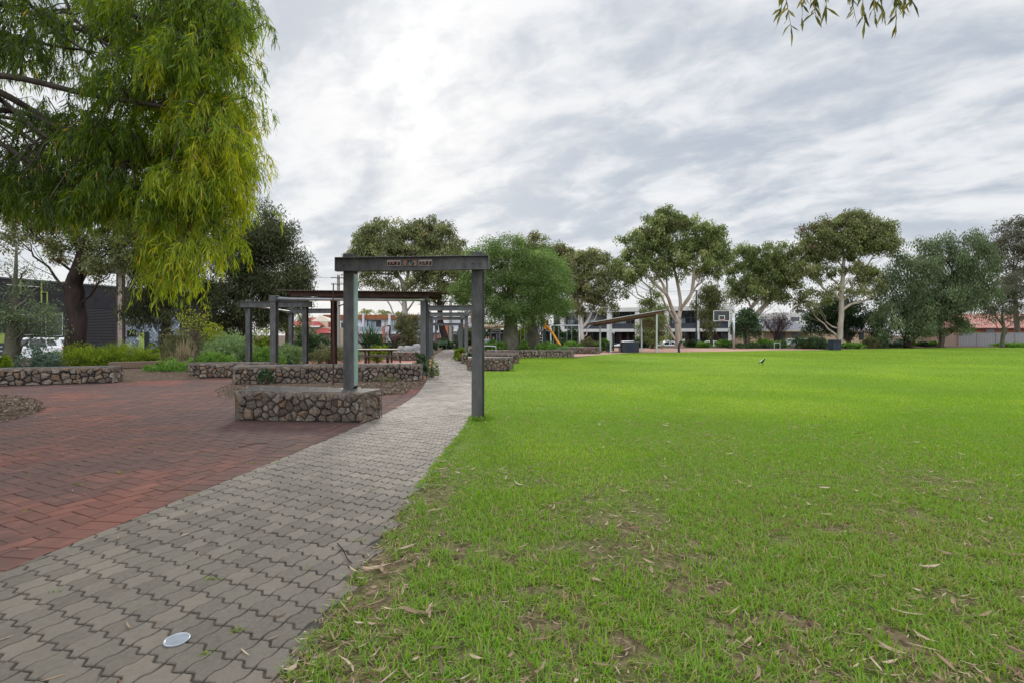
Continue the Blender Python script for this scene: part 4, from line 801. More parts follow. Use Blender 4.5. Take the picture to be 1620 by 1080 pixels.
tree('gum_tree', 'tall straight gum with domed crown and smooth trunk behind the dark bin', 'tree', 60, [(1329, 549, .36), (1329, 540, .31), (1330, 500, .28), (1331, 470, .26), (1334, 430, .21), (1336, 400, .12)], [(1350, 348, 30, 16), (1320, 360, 36, 20), (1365, 372, 34, 24), (1295, 375, 30, 22), (1335, 385, 50, 20), (1390, 372, 26, 22), (1400, 390, 18, 20, 0, .8), (1280, 395, 26, 18), (1310, 402, 40, 14), (1275, 425, 26, 18, 0, .8), (1300, 430, 24, 14, 0, .6), (1262, 440, 16, 12, 0, .6), (1352, 430, 22, 18, 0, .6), (1380, 440, 24, 18, 0, .8), (1365, 460, 30, 10, 0, .5), (1290, 470, 28, 16, 0, .7), (1320, 455, 16, 10, 0, .3), (1258, 478, 12, 10, 0, .4)], 'gum_leaf', 'gum_bark', 44000, (.32, .115), .72, .7, GT, sag=.45, twigs=.3, limbs=([(1330, 478, .2), (1318, 465, .17), (1302, 458, .13), (1290, 444, .09), (1275, 432, .05)], [(1332, 495, .18), (1345, 482, .15), (1370, 474, .12), (1390, 458, .07)], [(1330, 524, .12), (1322, 517, .1), (1315, 508, .06)], [(1335, 410, .14), (1350, 400, .1), (1380, 396, .06)]))
tree('dark_tree', 'dark leafy tree low behind the tall straight gum, in front of the cream house', 'tree', 66, [(1345, 549, .3), (1340, 535, .25), (1330, 515, .18)], [(1300, 500, 24, 20), (1290, 512, 20, 16), (1325, 490, 28, 20), (1355, 500, 26, 24), (1340, 515, 30, 18), (1375, 510, 14, 16, 0, .8), (1312, 518, 20, 12)], 'dark_leaf', 'brown_bark', 15000, (.32, .12), .9, .4, GT, dens=1.8)
tree('cypress', 'narrow dark cypress column beside the pepper tree', 'tree', 64, [(1389, 549, .15), (1389, 520, .1), (1389, 500, .04)], [(1389, 508, 6, 12), (1389, 522, 8, 14), (1390, 536, 9, 12)], 'dark_leaf', 'dark_bark', 4200, (.24, .08), .45, -.4, GT, dens=2.4)
tree('pepper_tree', 'huge grey green pepper tree with dark slanting limbs at the right side of the lawn', 'tree', 60, [(1437, 549, .5), (1438, 540, .42), (1441, 515, .40), (1462, 480, .45), (1490, 455, .34), (1515, 425, .24), (1530, 400, .14)], [(1460, 385, 20, 14, 0, .6), (1478, 395, 22, 14, 0, .7), (1515, 378, 30, 18, 0, .8), (1545, 380, 24, 16, 0, .7), (1425, 415, 24, 16), (1450, 425, 36, 22), (1500, 410, 40, 26), (1545, 410, 34, 26), (1410, 450, 26, 26), (1445, 465, 38, 28), (1490, 455, 40, 28), (1535, 440, 38, 24), (1420, 490, 28, 26), (1450, 500, 28, 26), (1400, 500, 22, 22), (1500, 480, 30, 18, 0, .8), (1560, 455, 22, 20, 0, .7), (1408, 520, 14, 16, 0, .7), (1520, 470, 34, 10, 0, .6)], 'pepper_leaf', 'dark_bark', 46000, (.34, .09), 1.0, 1.0, GT, sag=1.1)
tree('olive_tree', 'mid sized grey green tree in front of the timber gate, beside the pepper tree', 'tree', 62, [(1487, 549, .36), (1487, 540, .3), (1486, 525, .22), (1484, 500, .12)], [(1480, 482, 24, 14), (1500, 492, 26, 16), (1465, 502, 24, 16), (1495, 512, 34, 14), (1470, 520, 22, 12), (1520, 518, 22, 10, 0, .6), (1482, 470, 14, 10)], 'pepper_leaf', 'brown_bark', 16000, (.28, .08), .7, .6, GT)
tree('grey_tree', 'tall greyish brown tree with thin crown at the right edge', 'tree', 74, [(1612, 549, .35), (1610, 500, .3), (1605, 430, .2)], [(1595, 365, 20, 14, 0, .8), (1610, 385, 30, 24), (1590, 395, 24, 18), (1585, 420, 22, 20, 0, .7), (1625, 360, 20, 16), (1600, 440, 30, 18, 0, .6), (1640, 420, 30, 40)], 'grey_leaf', 'brown_bark', 13000, (.36, .12), 1.0, .5, GT)
tree('slim_bottle_tree', 'slim dark trunked bottle tree on the grass before the grey fence', 'tree', 63, [(1585, 549, .26), (1585, 540, .22), (1586, 520, .18), (1587, 500, .13), (1588, 485, .07)], [(1580, 468, 32, 14, 0, .8), (1605, 470, 26, 16), (1560, 485, 28, 12, 0, .7), (1595, 490, 32, 10, 0, .7), (1548, 470, 20, 14, 0, .6), (1610, 500, 20, 14, 0, .5), (1565, 505, 20, 12, 0, .3), (1600, 450, 26, 14, 0, .8)], 'grey_leaf', 'bottle_bark', 13000, (.26, .08), .75, .4, GT)
tree('tree', 'dense reddish tipped shrub tree in front of the townhouses, right of the emu', 'tree', 42, [(645, 555, .16), (645, 535, .13), (646, 510, .07)], [(645, 510, 16, 12), (637, 525, 14, 16), (652, 528, 16, 18), (645, 542, 20, 12), (658, 512, 10, 14)], 'olive_leaf', 'brown_bark', 9000, (.16, .055), .5, .3, GT, dens=2)
def palm(label, px, d, top, s=1.):
    b0 = GX(px, d); c = P(px, top, d); root = thing('palm_tree', label, 'palm', b0, 0, 'palms behind the townhouses'); mb = MB(); mb.tube([Vector((0, 0, 0)), (c - b0) * .5, c - b0], [.25, .2, .18], 8); mb.build('trunk', MATS['brown_bark'], root, smooth=True)
    pos, ax = [], []
    for k in range(26):
        a = rnd.random() * 6.283; el = rnd.uniform(-.3, 1.2); L_ = rnd.uniform(1.7, 2.4) * s; dx = Vector((math.cos(a), math.sin(a), 0)); 
        for t in np.linspace(.1, 1, 16):
            q = c - b0 + dx * L_ * t * math.cos(el) + Vector((0, 0, L_ * (t * math.sin(el) - .75 * t * t)))
            for sg in (-1, 1): pos.append(tuple(q)); ax.append(tuple(dx * .5 + Vector((-dx.y, dx.x, 0)) * sg * .7 + Vector((0, 0, -.5))))
    n = len(pos); link('crown', leaf_mesh('crown', np.array(pos), np.array(ax), np.full(n, .55), np.full(n, .09), NR.uniform(.3, 1, n)), MATS['gum_leaf_bright'], root)
palm('feathery palm rising above the left part of the townhouse roof', 580, 112, 494, 1.25)
palm('second palm, just left of the pale gum trunk above the townhouses', 607, 114, 495, 1.1)
palm('smallest palm top peeking over the timber fascia', 634, 118, 496, .85)
# ---- bushes, left
B = lambda *a, **k: bush(*a, **{**dict(rough=.42), **k})
B('hedge', 'big lime green clipped mound in front of the roller door, left half', 20.5, 128, 588, 108, 543, 'lime_leaf', 19000, (.06, .02), rough=.24, lumps=16, up=.15)
B('hedge', 'lime green hedge mound in the middle, below the utility pole', 20.8, 190, 588, 118, 541, 'lime_leaf', 19500, (.06, .02), rough=.24, lumps=16, up=.15)
B('hedge', 'small dark lime hedge end below the lime sign', 21.5, 236, 586, 46, 546, 'lime_leaf', 3500, (.09, .028), rough=.2)
B('bush', 'blue green shrub in front of the white car', 19.3, 62, 590, 74, 547, 'blue_leaf', 5200, (.09, .035))
B('bush', 'lime shrub at the far left edge behind the gabion', 18.5, 0, 590, 40, 560, 'lime_leaf', 3000, (.09, .03))
B('bush', 'dull olive shrub between the lime sign and the sapling', 27, 290, 574, 95, 521, 'olive_leaf', 9500, (.11, .045), lumps=14, fill=.4)
B('grass_clump', 'clump of dry straw coloured grass before the olive shrub', 22.5, 288, 582, 40, 549, 'straw', 260, (.55, .014), 'grass clump', spiky=1.2, lumps=4)
B('ground_cover', 'bright green ground cover spilling beside the timber sleeper', 19.2, 268, 596, 68, 570, 'cover_leaf', 6000, (.075, .03), lumps=14)
B('bush', 'soft sage green mound, largest one, behind the left pergola posts', 23.5, 362, 582, 96, 528, 'sage_leaf', 15000, (.10, .032), lumps=16, rough=.3)
B('bush', 'fresh green mound at the feet of the sapling', 20.6, 330, 590, 76, 557, 'cover_leaf', 7000, (.09, .03), lumps=12)
B('bush', 'green mound between the first and second pergola posts', 22.3, 420, 584, 60, 549, 'cover_leaf', 6500, (.09, .032), lumps=10)
B('bush', 'pale sage mound right of the tallest pergola post', 25.5, 456, 580, 52, 541, 'sage_leaf', 6500, (.10, .034), lumps=10)
B('bush', 'dark green clipped bush behind the first pergola posts', 31, 414, 572, 46, 522, 'lime_leaf', 5200, (.11, .04))
B('bush', 'dark green broad bush in front of the red roofed house', 32, 490, 570, 72, 518, 'dark_leaf', 9000, (.12, .05), lumps=12)
B('bush', 'reddish olive low mound under the rusty roof', 27, 525, 579, 70, 543, 'olive_leaf', 7000, (.085, .03), lumps=12)
B('bush', 'yellow leaved bush beside the sapling', 30, 338, 570, 46, 511, 'yellow_leaf', 2600, (.13, .07))
B('bush', 'pale lime mound behind the picnic table', 29, 598, 576, 46, 546, 'lime_leaf', 4200, (.09, .035))
B('bush', 'light sage mound at the left end of the picnic table', 30, 555, 574, 46, 546, 'sage_leaf', 4000, (.09, .035))
B('cycad', 'spiky dark cycad left of the emu sculpture', 34, 588, 566, 34, 531, 'dark_leaf', 420, (.8, .06), 'cycad', spiky=.55, lumps=3)
B('bush', 'dark bush below the emu sculpture', 35, 622, 566, 46, 536, 'dark_leaf', 3000, (.14, .06))
B('bush', 'glossy dark green shrub at the base of the pergola post by the path', 17.6, 664, 601, 30, 560, 'dark_leaf', 1500, (.09, .055), lumps=6, fill=.3)
B('bush', 'leggy green shrub leaning over the path edge', 18.2, 683, 597, 22, 566, 'gum_leaf_bright', 330, (.10, .055), lumps=5, fill=.2)
B('weed_clump', 'green weeds creeping up the long gabion by the bed', 15.3, 422, 609, 34, 585, 'dark_leaf', 700, (.07, .04), 'weeds')
B('weed_clump', 'yellowish weeds at the foot of the long gabion behind the arch post', 15.9, 612, 606, 40, 594, 'olive_leaf', 320, (.10, .012), 'weeds', spiky=1.)
B('bush', 'dark green shrub right of the path before the gabion block', 24.2, 748, 580, 22, 553, 'dark_leaf', 1500, (.09, .05))
B('bush', 'yellow green shrub where the path bends', 30, 728, 570, 20, 548, 'lime_leaf', 1800, (.10, .04))
B('bush', 'brownish shrub right of the path bend', 27.5, 735, 573, 16, 556, 'olive_leaf', 1000, (.09, .04))
B('bush', 'low shrubs at the end of the path left of the far arch', 52, 682, 555, 26, 536, 'dark_leaf', 1800, (.2, .09))
B('bush', 'low dark shrub at the end of the path behind the bench', 56, 704, 554, 28, 537, 'dark_leaf', 1800, (.2, .09))
B('bush', 'dark shrub by the last arch posts', 54, 724, 554, 20, 536, 'dark_leaf', 1400, (.2, .09))
# under the bottle trees, along the planter
for cx, w_, top, lf, lab in ((778, 28, 538, 'cover_leaf', 'bright green shrub left of the fat bottle tree trunk'), (792, 16, 540, 'cover_leaf', 'small green shrub touching the fat bottle tree trunk'), (828, 18, 540, 'cover_leaf', 'green shrub between the two bottle tree trunks'), (868, 44, 541, 'cover_leaf', 'spreading green shrub right of the second bottle tree'), (886, 36, 549, 'sage_leaf', 'low sage shrub at the right end of the planter')):
    B('bush', lab, 35.8, cx, 556, w_, top, lf, 3200, (.12, .045), z0=.35)
for cx, w_, top, lf, d, lab in ((905, 30, 541, 'cover_leaf', 50, 'rounded green bush right of the slide'), (930, 34, 536, 'olive_leaf', 52, 'olive bush under the white forked gum'), (955, 26, 536, 'cover_leaf', 51, 'green bush left of the shelter'), (890, 20, 538, 'dark_leaf', 56, 'dark bush under the swings'), (1015, 36, 534, 'dark_leaf', 62, 'dark hedge behind the shelter bench'), (1096, 24, 538, 'dark_leaf', 62, 'dark hedge piece left of the lamp post'), (1112, 22, 541, 'cover_leaf', 61, 'low green hedge piece under the weeping gum'), (1145, 40, 539, 'cover_leaf', 61.5, 'green hedge piece behind the hoop pole'), (1205, 36, 538, 'cover_leaf', 60.5, 'green hedge right of the round bottle tree'), (1236, 24, 539, 'cover_leaf', 60.5, 'green hedge behind the bicycle rail'), (1278, 70, 533, 'dark_leaf', 57, 'broad dark bush left of the dark bin'), (1348, 40, 544, 'cover_leaf', 58.5, 'low green bush right of the dark bin'), (1375, 36, 533, 'olive_leaf', 60, 'olive grass like bush before the cream house'), (1394, 18, 532, 'blue_leaf', 61, 'upright grey shrub beside the cypress'), (1414, 26, 543, 'blue_leaf', 63, 'low silvery mound left of the pepper tree trunk'), (1460, 22, 542, 'dark_leaf', 64, 'low dark mound right of the pepper tree trunk'), (1442, 10, 537, 'yellow_leaf', 63, 'small yellow strappy plant at the pepper tree base'), (1478, 18, 541, 'cover_leaf', 64, 'small green bush by the timber gate'), (1598, 70, 545, 'cover_leaf', 65, 'long low green grass mound under the slim bottle tree'), (1540, 30, 520, 'cover_leaf', 76, 'green bush poking over the grey fence'), (1190, 90, 547, 'dark_leaf', 59.5, 'low dark fringe of ground cover behind the paved court')):
    B('bush', lab, d, cx, 0, w_, top, lf, int(1300 + w_ * 60), (.22, .085))

for cx, w_, top, lf, d, lab in ((772, 66, 507, 'dark_leaf', 74, 'dark green tree mass left of the fat bottle tree, beyond the kiosk'), (829, 40, 509, 'lime_leaf', 75, 'yellow green tree seen between the two bottle tree trunks'), (870, 44, 512, 'dark_leaf', 76, 'dark leafy screen behind the playground slide'), (905, 30, 520, 'dark_leaf', 78, 'dark shrubbery behind the long swing frame'), (742, 36, 516, 'olive_leaf', 76, 'olive tree mass at the right end of the townhouses')):
    B('shade_tree', lab, d, cx, 0, w_, top, lf, 5200, (.30, .12), cat='tree', group=GT, lumps=14, z0=0)
# ------------------------------------------------------------------ steel arches, pergola
simple('steel', (.125, .126, .126), (.062, .062, .063), 7, .55, .35, bump=.12, bscale=90, lo=.3, hi=.7, mapping=(1, 1, .4), roughvar=.1)
simple('steel_far', (.135, .142, .145), (.095, .10, .104), 5, .55, .4, mapping=(1, 1, .4))
simple('galvanised', (.50, .52, .54), (.38, .40, .42), 8, .4, .8)
simple('rust', (.105, .06, .044), (.05, .036, .031), 5, .85, .2, bump=.3)
simple('rust_dark', (.085, .045, .035), (.045, .028, .024), 5, .8, .25, bump=.3)
simple('white_paint', (.72, .72, .70), (.62, .62, .60), 3, .5)
simple('panel_frame', (.36, .39, .39), (.30, .33, .33), 6, .4, .2)
simple('green_glass', (.27, .40, .37), (.20, .33, .31), 3, .12, 0, spec=.6)
simple('copper', (.30, .18, .135), (.21, .115, .088), 30, .5, .3)
simple('art_white', (.42, .36, .33), (.32, .26, .24), 30, .6)
simple('art_dark', (.02, .02, .022), None, 5, .6)
simple('teal', (.02, .17, .17), (.02, .10, .12), 20, .5)
def iprof(w=.195, t=.016): 
    a, b = w / 2, t / 2; return [(-a, -a), (a, -a), (a, -a + t), (b, -a + t), (b, a - t), (a, a - t), (a, a), (-a, a), (-a, a - t), (-b, a - t), (-b, -a + t), (-a, -a + t)]
def rot2(p, r): c, s = math.cos(r), math.sin(r); return [(x * c - y * s, x * s + y * c) for x, y in p]
def arch(label, Lp, Rp, zt=2.99, zl=0., over=.2, front=True, mat='steel', art=False, group='steel arches along the path', rot=None, bd=.25, btop=2.905, name='steel_arch'):
    Lp, Rp = Vector((*Lp, 0)), Vector((*Rp, 0)); ce = (Lp + Rp) / 2; ang = math.atan2((Rp - Lp).y, (Rp - Lp).x); root = thing(name, label, 'arch', ce, 0, group)
    for p, z0 in ((Lp, zl), (Rp, 0)):
        mb = MB(); mb.prism([(x + p.x - ce.x, y + p.y - ce.y) for x, y in rot2(iprof(), ang if rot is None else rot)], z0 - .02, zt); o = mb.build('post', MATS[mat], root, bevel=.004)
        if z0: mb = MB(); mb.box((p.x - ce.x, p.y - ce.y, z0 + .012), (.30, .30, .024), ang); mb.build('base_plate', MATS[mat], o)
    dv = (Rp - Lp).normalized(); nv = Vector((dv.y, -dv.x, 0)); a = Lp - ce - dv * over + nv * .165; b = Rp - ce + dv * (over + .02) + nv * .165; zc = btop - bd / 2
    mb = MB(); mb.bar(a + Vector((0, 0, zc)), b + Vector((0, 0, zc)), .012, bd - .03)
    for s in (-1, 1): mb.bar(a + Vector((0, 0, zc + s * (bd / 2 - .008))), b + Vector((0, 0, zc + s * (bd / 2 - .008))), .125, .016)
    for q in (a, b): mb.bar(q + Vector((0, 0, zc - bd / 2 - .002)), q + Vector((0, 0, zc + bd / 2 + .002)), .13, .012, up=dv)
    bo = mb.build('beam', MATS[mat], root, bevel=.003)
    for p in (Lp, Rp):
        for k in (-1, 1): q = p - ce + dv * k * .055 + nv * .172; MB().tube([q + Vector((0, 0, zc)), q + nv * .02 + Vector((0, 0, zc))], .017, 6).build('bolt', MATS[mat], bo)
    return root, ce, dv, nv, zc
Lp, Rp = (-2.985, 9.47), (-.615, 9.26)
ar, ce, dv, nv, zc = arch('nearest and largest steel arch, with rusty art panels and a greenish glass side panel', Lp, Rp, zl=.5, rot=R(-9), over=.2)
an = math.atan2(dv.y, dv.x)
def along(px):                       # beam position for a photo column
    k = (px - 810) / F; o = ce + nv * .165; s = (k * o.y - o.x) / (dv.x - k * dv.y); return (o - ce) + dv * s
for x0, x1, mid in ((613, 634, 0), (638, 660, 1), (663, 684, 0)):
    a, b = along(x0), along(x1); c = (a + b) / 2 + nv * .010 + Vector((0, 0, zc + .012)); wd = (b - a).length; ht = .105
    mb = MB(); mb.box(c, (wd, .006, ht), an); pan = mb.build('art_panel', MATS['art_dark'], ar)
    loc = lambda u, v, o=.006: c + dv * u * wd + Vector((0, 0, v * ht)) + nv * o
    mb = MB()
    for s in (-.47, .47): mb.bar(loc(-.5, s), loc(.5, s), .006, ht * .07); mb.bar(loc(s * 1.03, -.5), loc(s * 1.03, .5), .006, wd * .03, up=dv)
    mb.build('panel_border', MATS['copper' if mid else 'art_white'], pan)
    mb = MB()
    def poly(pts, o=.007, mt='copper'): n = len(pts); MB().add([loc(u, v, o) for u, v in pts] + [loc(u, v, .003) for u, v in pts], [tuple(range(n)), tuple(reversed(range(n, 2 * n)))] + [(i, (i + 1) % n, n + (i + 1) % n, n + i) for i in range(n)]).build('cut_out', MATS[mt], pan)
    if mid:
        poly([(-.45, .42), (-.22, .42), (-.18, .1), (-.30, -.15), (-.24, -.42), (-.44, -.42)]); poly([(-.06, -.42), (.08, -.42), (.02, .1), (-.04, .3), (-.1, 0)]); poly([(.16, .1), (.28, .4), (.45, .42), (.45, -.42), (.26, -.42), (.34, 0)])
        poly([(.08, .3), (.2, .35), (.22, -.1), (.14, -.42), (.07, -.3)], .0075, 'teal'); poly([(-.2, -.1), (-.14, .0), (-.1, -.4), (-.2, -.42)], .0075, 'teal')
    else:
        poly([(-.47, .44), (.47, .44), (.47, .26), (.3, .2), (.1, .28), (-.1, .2), (-.3, .26), (-.47, .18)], .007, 'art_white')
        poly([(-.36, .2), (-.2, .25), (-.22, 0), (-.3, -.42), (-.38, -.42), (-.30, -.05)], .008); poly([(-.05, .22), (.1, .22), (-.0, -.1), (.12, -.42), (-.06, -.1), (-.16, -.3), (-.12, -.05)], .008); poly([(.2, .24), (.34, .2), (.3, -.1), (.22, -.42), (.14, -.42), (.22, -.1)], .008)
r9 = R(-9); ux = Vector((math.cos(r9), math.sin(r9), 0)); uy = Vector((-math.sin(r9), math.cos(r9), 0)); lc = Vector((*Lp, 0)) - ce
mb = MB(); mb.box(lc + ux * .085 + uy * .02 + Vector((0, 0, 1.59)), (.03, .15, 2.06), r9); fr = mb.build('light_panel', MATS['panel_frame'], ar, bevel=.004)
mb = MB(); mb.box(lc + ux * .1045 + uy * .005 + Vector((0, 0, 1.60)), (.012, .095, 1.90), r9); mb.build('glass', MATS['green_glass'], fr)
mb = MB(); mb.box(lc + ux * .085 + Vector((0, 0, .55)), (.06, .1, .05), r9); mb.build('panel_foot', MATS['art_dark'], fr)
A2 = arch('second steel arch over the grey path, just behind the rusty pergola', (-4.1, 24.7), (-1.72, 24.5), mat='steel_far')
A3 = arch('third steel arch over the path, its right post rising behind the brown shrub', (-5.25, 32.5), (-2.88, 32.3), mat='steel_far')
A4 = arch('fourth steel arch, with a small orange art panel on its beam', (-6.3, 40.2), (-3.92, 40), mat='steel_far')
A5 = arch('farthest low steel arch at the end of the path', (-7.77, 52.2), (-5.33, 52), zt=2.55, btop=2.69, mat='steel_far')
AD = arch('steel arch on the left, between the sage mounds, left of the pergola', (-11.15, 21.7), (-8.72, 21.6), over=.32, mat='steel')
AC = arch('left rear steel arch with its beam in front of the red roofed house', (-11.95, 27.7), (-9.6, 27.6), mat='steel')
def child_pipe(A, a, b, r=.045): root, ce = A[0], A[1]; mb = MB(); mb.tube([Vector(a) - ce, Vector(b) - ce], r, 8); mb.build('tie_pipe', MATS['galvanised'], root, smooth=True)
child_pipe(AD, (-11.1, 21.8, 2.74), (-11.9, 27.55, 2.74)); child_pipe(A2, (-1.78, 24.6, 2.78), (-2.88, 32.1, 2.78)); child_pipe(A3, (-2.95, 32.5, 2.74), (-3.92, 39.8, 2.74))
q = A4[1]; mb = MB(); c = GX(701, 39.8) - q; 
for k in range(3): mb.tube([c + Vector((-.12 + k * .16, -.09, 2.80)), c + Vector((-.02 + k * .16, -.09, 2.70)), c + Vector((.03 + k * .16, -.09, 2.82))], .03, 5)
mb.build('art_panel', MATS['copper'], A4[0])
mb = MB(); mb.prism(iprof(), 0, 2.5); b = GX(716, 58); o = mb.build('steel_post', MATS['steel_far'], loc=b); tag(o, 'single free standing steel post at the far bend of the path', 'post')
# pergola with rusty corrugated roof
ce = Vector((-6.5, 20.5, 0)); pg = thing('pergola', 'rusty corrugated iron roofed pergola over the picnic area', 'pergola', ce)
for x, y, zt, mt, r in ((-8.8, 18.95, 2.72, 'steel', -5), (-3.34, 19.45, 2.80, 'steel_far', -12), (-7.83, 22.5, 2.95, 'rust_dark', 0), (-3.86, 22.8, 2.95, 'steel_far', -8)):
    mb = MB(); mb.prism([(a + x - ce.x, b + y - ce.y) for a, b in rot2(iprof(.215), R(r))], -.02, zt); p = mb.build('post', MATS[mt], pg, bevel=.004)
    mb = MB(); mb.box((x - ce.x, y - ce.y, zt + .115), (.27, .26, .225), R(r)); mb.build('bracket', MATS[mt], p, bevel=.01)
mb = MB(); n = 300
for u in (0, 1):
    pass
xs_ = np.linspace(-8.66, -2.72, n); V, f = [], []
for yk, yy_ in enumerate((18.75, 20.2, 22.9)):
    for x in xs_: V.append((x - ce.x, yy_ - ce.y, 3.135 - (x + 8.66) * .009 + .016 * math.sin(x * 2 * math.pi / .088) + (yy_ - 18.75) * .055))
m_ = len(V); V += [(x, y, z - .006) for x, y, z in V]
for k in range(2):
    for i in range(n - 1): a = k * n + i; f += [(a, a + 1, a + n + 1, a + n), (m_ + a, m_ + a + n, m_ + a + n + 1, m_ + a + 1)]
for i in range(n - 1): f += [(i, m_ + i, m_ + i + 1, i + 1)]
mb.add(V, f); mb.build('roof_sheet', MATS['rust'], pg)
mb = MB(); mb.bar(Vector((-8.15, 18.95, 3.02)) - ce, Vector((-3.1, 19.05, 2.985)) - ce, .08, .19); mb.build('roof_beam', MATS['rust'], pg); mb = MB(); mb.bar(Vector((-8.15, 22.5, 3.2)) - ce, Vector((-3.1, 22.6, 3.17)) - ce, .08, .19); mb.build('roof_beam', MATS['rust'], pg)
for x in (-8.2, -6.6, -4.9, -3.2): mb = MB(); mb.bar(Vector((x, 18.9, 3.03)) - ce, Vector((x, 22.7, 3.21)) - ce, .07, .13); mb.build('rafter', MATS['rust_dark'], pg)
mb = MB(); mb.tube([Vector((-8.85, 18.9, 2.83)) - ce, Vector((-3.3, 19.35, 2.83)) - ce], .07, 10); mb.build('pipe_beam', MATS['galvanised'], pg, smooth=True)
for x in (-7.83,): mb = MB(); mb.tube([Vector((-7.6, 22.4, 2.75)) - ce, Vector((-6.6, 22.5, 3.12)) - ce], .025, 6); mb.build('brace', MATS['rust_dark'], pg)
# thin stake in the chip bed
mb = MB(); b = GX(527, 14.9); mb.tube([(0, 0, -.05), (.015, 0, 1.0), (-.01, 0, 2.1), (.01, 0, 3.0)], [.028, .026, .022, .018], 6); o = mb.build('garden_stake', MATS['rust_dark'], loc=b); tag(o, 'thin rusty stake standing in the wood chip bed left of the near arch post', 'stake')
# ------------------------------------------------------------------ furniture and small things
simple('dark_timber', (.085, .06, .045), (.05, .037, .03), 6, .7, mapping=(.4, 6, 6)); simple('table_top', (.30, .24, .22), (.22, .18, .165), 6, .5, mapping=(.3, 6, 6))
ta = Vector((-7.2, 26.3, 0)); t = thing('picnic_table', 'long dark timber picnic table with benches under the pergola', 'picnic table', ta, R(-2))
mb = MB(); [mb.box((0, -.3 + k * .2, .775), (2.75, .185, .045)) for k in range(4)]; mb.build('table_top', MATS['table_top'], t)
for sy in (-.85, .85): 
    mb = MB(); [mb.box((0.1, sy + k, .45), (2.75, .15, .045)) for k in (-.08, .08)]; bn = mb.build('bench', MATS['dark_timber'], t)
    for x in (-1.1, 0, .55, 1.25): mb = MB(); mb.box((x, sy, .21), (.06, .10, .43)); mb.build('leg', MATS['dark_timber'], bn)
for x in (-1.1, -.25, .95): [MB().box((x, y, .375), (.07, .07, .75)).build('leg', MATS['dark_timber'], t) for y in (-.3, .3)]
mb = MB(); mb.box((0, 0, .72), (2.5, .08, .06)); mb.build('apron', MATS['dark_timber'], t)
simple('clear_plastic', (.26, .285, .32), (.21, .235, .275), 12, .15, spec=.7)
simple('clear_plastic_rim', (.31, .335, .37), (.26, .285, .32), 12, .2, spec=.7)
b = G(280, 1012); t = thing('plastic_lid', 'round clear plastic container lid lying on the grey pavers', 'lid', (b.x, b.y, .001)); mb = MB(); mb.lathe([(.048, 0), (.049, .002), (.0, .0025)][:2], n=40); mb.build('lid_disc', MATS['clear_plastic'], t)
mb = MB(); pr = [(.047, .0035), (.050, .0065), (.055, .0075), (.058, .005), (.058, .0), (.047, .0)]; n = 40; V = [(r * math.cos(2 * math.pi * k / n), r * math.sin(2 * math.pi * k / n), z) for r, z in pr for k in range(n)]; mb.add(V, [(i * n + k, ((i + 1) % 6) * n + k, ((i + 1) % 6) * n + (k + 1) % n, i * n + (k + 1) % n) for i in range(6) for k in range(n)]); mb.build('lid_rim', MATS['clear_plastic_rim'], t, smooth=True)
# skinned bodies: people, magpie, emu
def skin_mesh(name, verts, edges, radii, mats, zone, parent=None, loc=None, sub=2):
    me = bpy.data.meshes.new(name); me.from_pydata(verts, edges, []); o = bpy.data.objects.new(name, me); COL.objects.link(o)
    sk = o.modifiers.new('s', 'SKIN'); ss = o.modifiers.new('u', 'SUBSURF'); ss.levels = ss.render_levels = sub
    for v, r in zip(me.skin_vertices[0].data, radii): v.radius = (r, r) if isinstance(r, (int, float)) else r
    me.skin_vertices[0].data[0].use_root = True; bpy.context.view_layer.update()
    m2 = bpy.data.meshes.new_from_object(o.evaluated_get(bpy.context.evaluated_depsgraph_get())); bpy.data.objects.remove(o)
    r = link(name, m2, [MATS[k] for k in mats], parent, loc)
    for p in m2.polygons: p.material_index = zone(p.center); p.use_smooth = True
    return r
simple('feather_black', (.012, .012, .014), None, 5, .5); simple('feather_white', (.75, .75, .73), None, 5, .6); simple('beak', (.25, .27, .30), None, 5, .4)
mg = GX(1206, 26.0); t = thing('magpie', 'black and white magpie walking on the lawn', 'bird', mg, 0)
vs = [(-.05, 0, .17), (.03, 0, .215), (.085, 0, .265), (.115, 0, .30), (.145, 0, .303), (-.12, 0, .125), (-.20, 0, .065), (-.01, .03, .13), (-.015, .035, .07), (-.005, .035, .006), (-.01, -.03, .13), (.01, -.035, .07), (.02, -.035, .006), (.035, -.04, .004), (.02, .04, .004)]
ed = [(0, 1), (1, 2), (2, 3), (3, 4), (0, 5), (5, 6), (0, 7), (7, 8), (8, 9), (0, 10), (10, 11), (11, 12), (12, 13), (9, 14)]
rr = [.062, .062, .044, .034, .022, .034, .016, .02, .008, .006, .02, .008, .006, .005, .005]
skin_mesh('body', vs, ed, rr, ['feather_black', 'feather_white'], lambda c: 1 if (c.z > .172 + (c.x + .1) * .78 and -.13 < c.x < .085 and c.z > .12) or (-.15 < c.x < -.09 and c.z < .118) else 0, t)
mb = MB(); mb.tube([(.15, 0, .303), (.18, 0, .298), (.205, 0, .293)], [.011, .007, .002], 6); mb.build('beak', MATS['beak'], t)
em = GX(624, 33); t = thing('emu_sculpture', 'dark rusty metal emu sculpture standing in the bushes, head turned left', 'sculpture', em)
vs = [(.02, 0, 1.32), (.24, 0, 1.36), (.42, 0, 1.20), (-.16, 0, 1.28), (-.30, 0, 1.42), (-.31, 0, 1.72), (-.27, 0, 2.02), (-.30, 0, 2.10), (-.40, 0, 2.09), (.08, .09, 1.05), (.16, .1, .62), (.10, .1, .55), (.12, .1, .05), (.08, -.09, 1.05), (.0, -.1, .62), (-.05, -.1, .5), (-.04, -.1, .05), (-.12, -.1, .02), (.02, .1, .02), (-.50, 0, 2.06)]
